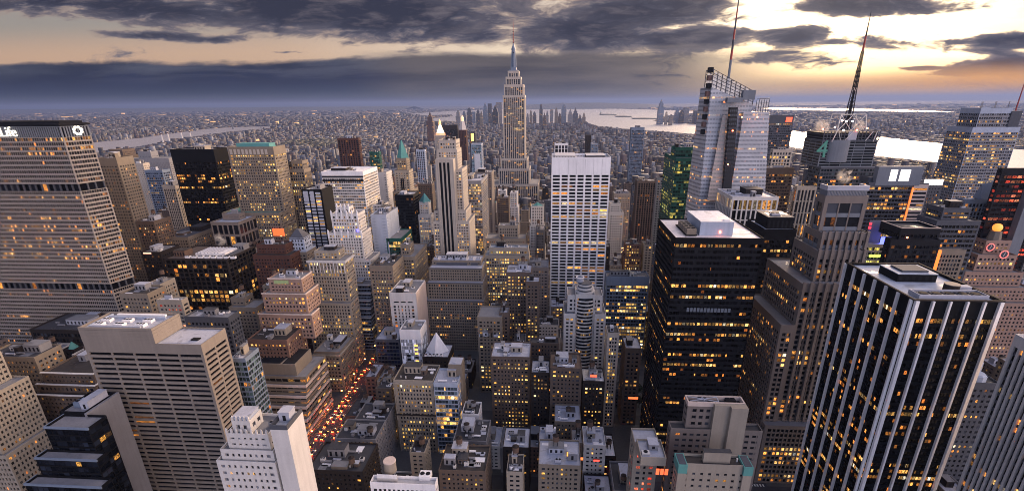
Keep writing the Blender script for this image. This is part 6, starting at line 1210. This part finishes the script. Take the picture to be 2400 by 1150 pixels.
# ---------------------------------------------------------------- filler buildings on the street grid
def fillers():
    rg=random.Random(11); AV=[-1160,-950,-760,-575,-450,-320,-182,145,425,660,930,1200]; lots=[]
    for i in range(len(AV)-1):
        for s in range(36,48):
            ys=(49.5-s)*80.5
            for row in (0,1):
                y0=ys+10+row*32; dp=30; x=AV[i]+15
                while x<AV[i+1]-24:
                    wd=(rg.uniform(8,19) if ys<400 else rg.uniform(14,30)) if rg.random()<.75 else rg.uniform(24,42); wd=min(wd,AV[i+1]-15-x)
                    lots.append([x,x+wd-.6,y0,y0+dp-rg.uniform(0,8)]); x+=wd
    out=[]
    for L in lots:
        x0,x1,y0,y1=L
        # trim against placed towers
        ok=True
        for f in FOOT:
            if x0<f[1] and x1>f[0] and y0<f[3] and y1>f[2]:
                ox=min(x1,f[1])-max(x0,f[0]); oy=min(y1,f[3])-max(y0,f[2])
                if oy<10: 
                    if f[2]>y0: y1=min(y1,f[2])
                    else: y0=max(y0,f[3])
                elif ox<x1-x0-9:
                    if f[0]>x0: x1=min(x1,f[0])
                    else: x0=max(x0,f[1])
                else: ok=False
                if x1-x0<8 or y1-y0<9: ok=False
                if not ok: break
        for bx0,bx1,by0,by1 in ((58,145,690,900),(70,135,372,420),(20,80,318,345)):   # parks and the open parking street stay open
            if ok and x0<bx1 and x1>bx0 and y0<by1 and y1>by0: ok=False
        if not ok: continue
        cx,cy=(x0+x1)/2,(y0+y1)/2; px,py=proj(cx,cy,30)
        if not(-80<px<2480): continue
        r=rg.random(); z=rg.uniform(18,48) if r<.34 else rg.uniform(40,90) if r<.68 else rg.uniform(80,140)
        if y0>700: z*=.75
        if y0<300: z=min(z,rg.uniform(16,44))
        while z>8:
            pts=[proj(a,b,z) for a in (x0,x1) for b in (y0,y1)]; a=min(p[0] for p in pts); b=max(p[0] for p in pts); t=min(p[1] for p in pts)
            if all(not(h[3]>y0 and a<h[1]-3 and b>h[0]+3 and t<h[2]) for h in HER): break
            z-=4
        if z<=8: continue
        out.append((x0,x1,y0,y1,z))
    # painter's check of how much of each one shows
    W,Hh=600,288; ids=np.full((Hh,W),-1); items=[]
    for k,b in enumerate(out): items.append((b,k))
    for b in HBOX: items.append((b,-2))
    items.sort(key=lambda q:-((q[0][2]+q[0][3])/2)); yy,xx=np.mgrid[0:Hh,0:W]
    for b,k in items:
        P=[np.array(proj(a,c,e))/4. for a in b[:2] for c in b[2:4] for e in (0,b[4])]
        P=sorted(map(tuple,P)); 
        def half(ps):
            h=[]
            for p in ps:
                while len(h)>1 and (h[-1][0]-h[-2][0])*(p[1]-h[-2][1])-(h[-1][1]-h[-2][1])*(p[0]-h[-2][0])<=0: h.pop()
                h.append(p)
            return h
        hull=half(P)[:-1]+half(P[::-1])[:-1]
        x_=[p[0] for p in hull];y_=[p[1] for p in hull]; a0,a1,b0,b1=max(0,int(min(x_))),min(W,int(max(x_))+2),max(0,int(min(y_))),min(Hh,int(max(y_))+2)
        if a1<=a0 or b1<=b0: continue
        X,Y=xx[b0:b1,a0:a1],yy[b0:b1,a0:a1]; msk=np.ones(X.shape,bool)
        for u,v in zip(hull,hull[1:]+hull[:1]): msk&=((v[0]-u[0])*(Y-u[1])-(v[1]-u[1])*(X-u[0]))>=0
        ids[b0:b1,a0:a1][msk]=k
    cnt=np.bincount(ids[ids>=0],minlength=len(out)); order=sorted([k for k in range(len(out)) if cnt[k]>0],key=lambda k:-cnt[k])
    print('filler lots',len(out),'visible',len(order))
    big=order[:190]; small=order[190:]
    heroes=[(o['label'],*proj(*TOP[o.name][:2],60)) for o in HROOT]
    short=lambda l: l.split(',')[0].split(' with ')[0].split(' carrying ')[0].split(' standing ')[0].split(' cut off')[0].split(' rising')[0].split(' squeezed')[0].split(' hugging')[0]
    used=set(); pal=[('beige','cream','beige'),('tan','tan','tan'),('brown','brown','brown'),('umber','dark brown','umber'),('brown','brown','brown'),('brick','red brick','brick'),('grey','grey','grey'),('umber','dark brown','umber'),('offwhite','pale stone','offwhite'),('granite','pinkish grey','granite'),('slate','slate grey','slate')]
    roofs=[('silver','pale silver roof'),('tar','black roof'),('tar','black roof'),('gravel','grey gravel roof'),('umber','brown roof'),('white','white roof'),('tar','black roof')]
    for k in big:
        x0,x1,y0,y1,z=out[k]; w_,cn_,_=rg.choice(pal); rf,rn=rg.choice(roofs); lit=rg.choice((.1,.2,.3,.45)); 
        size='low' if z<28 else 'mid-rise' if z<60 else 'tall'
        px,py=proj((x0+x1)/2,(y0+y1)/2,z)
        near=sorted(heroes,key=lambda h:(h[1]-px)**2+(h[2]-py)**2)
        lab=None
        for h in near[:8]:
            rel='left of' if px<h[1]-25 else 'right of' if px>h[1]+25 else 'in front of' if py>h[2] else 'behind'
            for ex in ('','dim ','gold-lit ') if lit<.25 else ('gold-lit ',''):
                l=f'{ex}{size} {cn_} building with {rn} {rel} the {short(h[0])}'
                ws=l.split()
                if l not in used and len(ws)<=16: lab=l; break
            if lab: break
        if lab is None: small.append(k); continue
        used.add(lab)
        T=Tower('city_building',lab,'building',((x0+x1)/2,(y0+y1)/2,0),'ordinary blocks between the towers',False)
        st=masonry(w_,lit,rg.choice('YYW'),roof=rf,bay=rg.uniform(2.5,3.4),fl=rg.uniform(3.3,3.8),top=1.6,wins=False)
        if rg.random()<.5 and z>55 and x1-x0>15 and y1-y0>18:
            T.tier(RECT(x0,x1,y0,y1),0,z*.55,st); T.tier(RECT(x0+1.6,x1-1.6,y0+3,y1-1),z*.55,z*.8,st); T.tier(RECT(x0+3.2,x1-3.2,y0+6,y1-3),z*.8,z,st); xa,xb,ya,yb=x0+4.2,x1-4.2,y0+7,y1-4
            if rg.random()<.4: T.part('hipped_roof',lambda m:m.cone((xa+xb)/2,(ya+yb)/2,z,z+rg.uniform(4,9),min(xb-xa,yb-ya)*.62,.6,4),wall(rg.choice(('slate','teal','umber'))))
            else: T.clutter(xa,xb,ya,yb,z,1,True)
        elif rg.random()<.4 and z>35 and x1-x0>16 and y1-y0>16: T.tier(RECT(x0,x1,y0,y1),0,z*.72,st); T.tier(RECT(x0+2.5,x1-2.5,y0+3,y1-2),z*.72,z,st); T.clutter(x0+4,x1-4,y0+4,y1-3,z,2,True)
        else: T.tier(RECT(x0,x1,y0,y1),0,z,st); T.clutter(x0+1,x1-1,y0+1,y1-1,z,3,True)
        T.finish()
    if small:
        a=np.array([((out[k][0]+out[k][1])/2,(out[k][2]+out[k][3])/2,out[k][1]-out[k][0],out[k][3]-out[k][2],out[k][4],0) for k in small]); rs=np.random.RandomState(2)
        t=np.ones((len(a),4)); t[:,:3]=TONES[rs.randint(len(TONES),size=len(a))]; t[:,3]=0
        boxes_mesh('backstreet_rooftops',a,t,carpet_mat(.3,3.,3.5),'slivers of ordinary blocks showing between the towers')
# ---------------------------------------------------------------- street life
def copy_tree(o,parent=None):
    c=o.copy(); COL.objects.link(c)
    if parent is not None: c.parent=parent
    for ch in o.children: copy_tree(ch,c)
    return c
def streets():
    rg=random.Random(4)
    tl=plain('tail_lamp',(.4,.02,.02),.4,0,(1,.05,.008),150); hl=plain('head_lamp',(.6,.5,.4),.4,0,(1,.40,.10),120)
    def car(col,label,name='car',cat='car',taxi=False,group='cars on the avenue'):
        T=thing(name,label,cat,(0,0,0),group); m=MB()
        m.prism([(-.9,-2.2),(-.75,-2.35),(.75,-2.35),(.9,-2.2),(.9,2.2),(.75,2.35),(-.75,2.35),(-.9,2.2)],.35,.95,bot=True); m.build('body',plain('paint_'+col,{'yellow':(.6,.35,.03),'black':(.02,.02,.02),'white':(.6,.6,.6),'grey':(.2,.2,.22)}[col],.3),T)
        m=MB(); b_=[(-.8,-1.7,.95),(.8,-1.7,.95),(.8,1.2,.95),(-.8,1.2,.95)]; t_=[(-.65,-1.2,1.5),(.65,-1.2,1.5),(.65,.6,1.5),(-.65,.6,1.5)]
        for i in range(4): m.quad(b_[i],b_[(i+1)%4],t_[(i+1)%4],t_[i])
        m.ngon(t_); m.build('cabin',plain('car_glass',(.02,.02,.03),.15),T)
        for s in (-1,1):
            m=MB(); m.box(s*.62-.26,s*.62+.26,-2.45,-2.36,.62,.9); m.build('tail_light',tl,T); m=MB(); m.box(s*.62-.2,s*.62+.2,2.36,2.45,.6,.82); m.build('headlight',hl,T)
            for yy in (-1.45,1.45): m=MB(); [m.quad((s*.92,yy+.33*math.cos(t),.33+.33*math.sin(t)),(s*.92,yy+.33*math.cos(t+.8),.33+.33*math.sin(t+.8)),(s*.7,yy+.33*math.cos(t+.8),.33+.33*math.sin(t+.8)),(s*.7,yy+.33*math.cos(t),.33+.33*math.sin(t))) for t in np.arange(0,6.28,.8)]; m.build('wheel',plain('tyre',(.015,.015,.015),.8),T)
        return T
    lab5='car with red tail lights in the traffic on the avenue left of centre'; lab6='car with orange headlights far down the avenue right of the white gridded slab'
    P=[car(c,lab5,group='cars with red tail lights on the left avenue') for c in ('yellow','black','white','grey')]; used=[0]*4
    def place(X,Y,rz,lab,grp):
        k=rg.randrange(4); o=P[k] if not used[k] else copy_tree(P[k]); used[k]=1; o.location=(X,Y,.02); o.rotation_euler=(0,0,rz); o['label']=lab; o['group']=grp
    for lane in range(4):
        y=288+rg.uniform(0,9)
        while y<466:
            if rg.random()<(.95,.45,.3,.5)[lane]: place(-193+lane*5.+rg.uniform(-.3,.3),y,0,lab5,'cars with red tail lights on the left avenue')
            y+=rg.uniform(6.5,10)
    for lane in range(4):
        y=690+rg.uniform(0,9)
        while y<900:
            if rg.random()<.6: place(118+lane*5.,y,math.pi,lab6,'cars with orange headlights on the right avenue')
            y+=rg.uniform(9,18)
    # parked vans on the open side street
    for i,(px,py,lb) in enumerate(((1378,1098,'white box lorry on the open side street, left of the other lorry'),(1462,1100,'white box lorry on the open side street, right of the other lorry'))):
        b=atZ(px,py,0.); T=thing('box_lorry',lb,'lorry',(b[0],b[1],0)); m=MB(); m.box(b[0]-3.6,b[0]+2.6,b[1]-1.2,b[1]+1.2,.9,3.5,bot=True); m.build('cargo_box',wall('white'),T); m=MB(); m.box(b[0]+2.65,b[0]+4.6,b[1]-1.1,b[1]+1.1,.6,2.6,bot=True); m.build('cab',wall('offwhite'),T); m=MB(); m.box(b[0]-3.6,b[0]+4.4,b[1]-1,b[1]+1,.4,.85); m.build('chassis',wall('dark'),T)
    for i,(px,py) in enumerate(((1415,1100),(1436,1112),(1400,1120),(1480,1122))):
        b=atZ(px,py,0.); c=copy_tree(P[i%4]); c.location=(b[0],b[1],.02); c.rotation_euler=(0,0,math.pi/2); c['label']=['yellow car with red lamps on the open side street','black car with red lamps on the open side street','white car with red lamps on the open side street','grey car with red lamps on the open side street'][i]; c['group']='cars on the open side street'
    # street lamps along the two avenues
    lm=plain('lamp_glow',(.8,.5,.2),.5,0,(1,.36,.07),30)
    T=thing('street_lamp','tall street lamp glowing orange along the avenue kerb','street lamp',(0,0,0),'street lamps along the avenues'); m=MB(); m.rod((0,0,0),(0,0,9),.12,.08,6); m.build('pole',wall('dark'),T); m=MB(); m.rod((0,0,9),(2,0,9.4),.07,None,5); m.build('arm',wall('dark'),T); m=MB(); m.box(1.7,2.8,-.3,.3,9.15,9.4,bot=True); m.build('lamp_head',lm,T); first=True
    for X,Ys in ((-196.6,range(290,480,30)),(-167.5,range(305,480,30)),(114,range(690,900,36)),(142,range(705,900,36)),(20,range(305,312,9))):
        for y in Ys:
            c=T if first else copy_tree(T); first=False; c.location=(X,y,.15); c.rotation_euler=(0,0,math.pi if X in(-167.5,142) else 0)
    # trees
    lf=[mat('foliage_%d'%i,lambda n,b,c=c:(n.put(b.inputs['Base Color'],n.mix(n.noise(n.new('ShaderNodeTexCoord').outputs['Object'],.6,3,.6),[q*.5 for q in c],[q*1.5 for q in c])),setattr(b.inputs['Roughness'],'default_value',.8))) for i,c in enumerate(((.045,.06,.025),(.06,.055,.025),(.035,.05,.03)))]
    def tree(x,y,h,r,lab,grp,i):
        g=random.Random(i); T=thing('tree',lab,'tree',(x,y,.1),grp); m=MB(); m.rod((x,y,0),(x,y,h*.5),.3,.16,6)
        for k in range(4): a=g.uniform(0,6.28); m.rod((x,y,h*.4),(x+math.cos(a)*r*.6,y+math.sin(a)*r*.6,h*.72),.12,.04,4)
        m.build('trunk',plain('bark',(.06,.045,.035),.9),T); m=MB()
        for k in range(420):
            while True:
                v=Vector((g.uniform(-1,1),g.uniform(-1,1),g.uniform(-1,1)))
                if .25<v.length<1: break
            v=v*(.75+.3*math.sin(3*math.atan2(v.y,v.x)+i)*abs(v.z)**.5); c=Vector((x+v.x*r,y+v.y*r,h*.66+v.z*h*.36)); n_=Vector((g.gauss(0,1),g.gauss(0,1),g.gauss(.5,1))).normalized(); a=n_.orthogonal().normalized()*g.uniform(.35,.75); b=n_.cross(a)
            m.quad(c-a,c-b,c+a,c+b)
        m.build('crown',lf[i%3],T)
    k=0; pos=atZ(1455,596,8.)
    for i in range(7):
        for j in range(4):
            X=62+i*8+rg.uniform(-2,2); Y=770+j*15+rg.uniform(-3,3); tree(X,Y,rg.uniform(13,18),rg.uniform(5.5,7),'leafy dark green park tree in the clump beside the white gridded slab','park trees beside the white gridded slab',k); k+=1
    for i in range(5):
        for j in range(2): tree(82+i*9+rg.uniform(-2,2),382+j*14+rg.uniform(-3,3),rg.uniform(11,15),rg.uniform(4,5),'dark plaza tree at the foot of the broad black tower','plaza trees below the broad black tower',k); k+=1
def signs():
    for (px,py,Y,wd,ht,c,e,lab) in ((1391,880,318,5,2.,(1,.1,.04),1.1,'red glowing roof sign on the dark loft building beside the curved white tower'),
        (1398,1078,267,4,1.4,(1,.07,.05),1.2,'red neon strip above the ground floor of the small white low building'),(1366,1074,269,3,2.2,(1,.2,.04),1.1,'orange-red lit shop sign at the parking street corner'),
        (1484,932,354,8,2.,(1,.16,.04),1.1,'orange-red shopfront glow at the foot of the dark brick building'),(822,931,388,7,2.,(1,.14,.03),1.2,'red-orange shopfront strip under the tan corner building on the avenue'),
        (1288,1072,261,3,1.2,(1,.45,.08),1.,'small amber lit sign on the brown low house, foreground centre'),(1330,1063,240,.8,3.,(1,.4,.06),1.1,'slim vertical orange light on the dark roof, foreground centre'),
        (1694,978,298,0.1,.1,(1,.4,.1),0.,''),(1860,1080,300,5,1.6,(1,.12,.03),1.2,'red shopfront strip at the foot of the pinkish setback tower'),(345,593,468,9,1.6,(1,.5,.35),1.,'pinkish white lit strip at the foot of the tan punched tower')):
        if not lab: continue
        p=atY(px,py,Y-.6); T=thing('lit_sign',lab,'sign',tuple(p)); m=MB(); m.box(p[0]-wd/2-.15,p[0]+wd/2+.15,p[1],p[1]+.25,p[2]-ht/2-.15,p[2]+ht/2+.15,bot=True); m.build('sign_case',wall('dark'),T); m=MB(); m.box(p[0]-wd/2,p[0]+wd/2,p[1]-.12,p[1]-.01,p[2]-ht/2,p[2]+ht/2,bot=True); m.build('sign_light',plain('sign_%d_%d'%(px,py),(.5,.2,.1),.5,0,c,e),T)
# ---------------------------------------------------------------- steam and air
def steam():
    def vol(n,b):
        o=n.new('ShaderNodeTexCoord').outputs['Object']; out=[q for q in n.t.nodes if q.type=='OUTPUT_MATERIAL'][0]; n.t.nodes.remove(b)
        v=n.new('ShaderNodeVolumePrincipled'); v.inputs['Color'].default_value=(.95,.92,.9,1); v.inputs['Anisotropy'].default_value=.2
        gq=n.sep(n.new('ShaderNodeTexCoord').outputs['Generated']); dd=[n.sub(q,.5) for q in gq]; rr=n.m('SQRT',n.add(*[n.mul(q,q) for q in dd]))
        n.put(v.inputs['Density'],n.mul(n.sm(n.noise(o,.2,5,.65,.6),.40,.66),n.sm(rr,.52,.12),.4)); n.t.links.new(v.outputs[0],out.inputs['Volume'])
    m=mat('steam',vol); spots=[((1985,425,330),(1972,395,333),4.5,'white steam drifting off the cooling crown of the pinkish tower'),((1938,300,566),(1915,288,566),6.5,'bright steam puff left of the big antenna'),((2010,302,566),(2018,285,566),6.,'bright steam puff right of the big antenna'),((525,575,455),(505,545,460),4.5,'thin steam over the white roof deck of the dark brown block')]
    for (p,q,r,lab) in spots:
        a=Vector(atY(*p)); b=Vector(atY(*q)); g=random.Random(p[0]); bm=MB()
        P=[a+(b-a)*(i/6)+Vector((g.uniform(-1,1),g.uniform(-1,1),g.uniform(-.5,.5)))*r*.25 for i in range(7)]
        rad=[r*(.45+.75*math.sin(.5+i*.42)) for i in range(7)]; ring=[]
        for i in range(7):
            d=(P[min(i+1,6)]-P[max(i-1,0)]).normalized(); u=d.orthogonal().normalized(); w_=d.cross(u)
            ring.append([P[i]+(u*math.cos(t*.524)+w_*math.sin(t*.524))*rad[i]*g.uniform(.85,1.15) for t in range(12)])
        for i in range(6):
            for t in range(12): bm.quad(ring[i][t],ring[i][(t+1)%12],ring[i+1][(t+1)%12],ring[i+1][t])
        bm.ngon(ring[0][::-1]); bm.ngon(ring[6]); o=bm.build('steam',m); tag(o,lab,None,None,'stuff')
def haze():
    def vol(n,b):
        out=[q for q in n.t.nodes if q.type=='OUTPUT_MATERIAL'][0]; n.t.nodes.remove(b); v=n.new('ShaderNodeVolumePrincipled')
        v.inputs['Color'].default_value=(.17,.24,.48,1); v.inputs['Density'].default_value=3.9e-5; v.inputs['Anisotropy'].default_value=.25; n.t.links.new(v.outputs[0],out.inputs['Volume'])
    m=mat('haze_air',vol); m.cycles.homogeneous_volume=True
    mb=MB(); mb.box(-65000,65000,-3500,65000,-1.,500.,bot=True); o=mb.build('haze',m); o['kind']='stuff'
ground()
left_side(); left_far(); centre(); right_side()
HROOT=[o for o in COL.objects if o.parent is None and o.type=='EMPTY']
fillers(); far_city(); far_things(); streets(); signs(); steam(); haze()
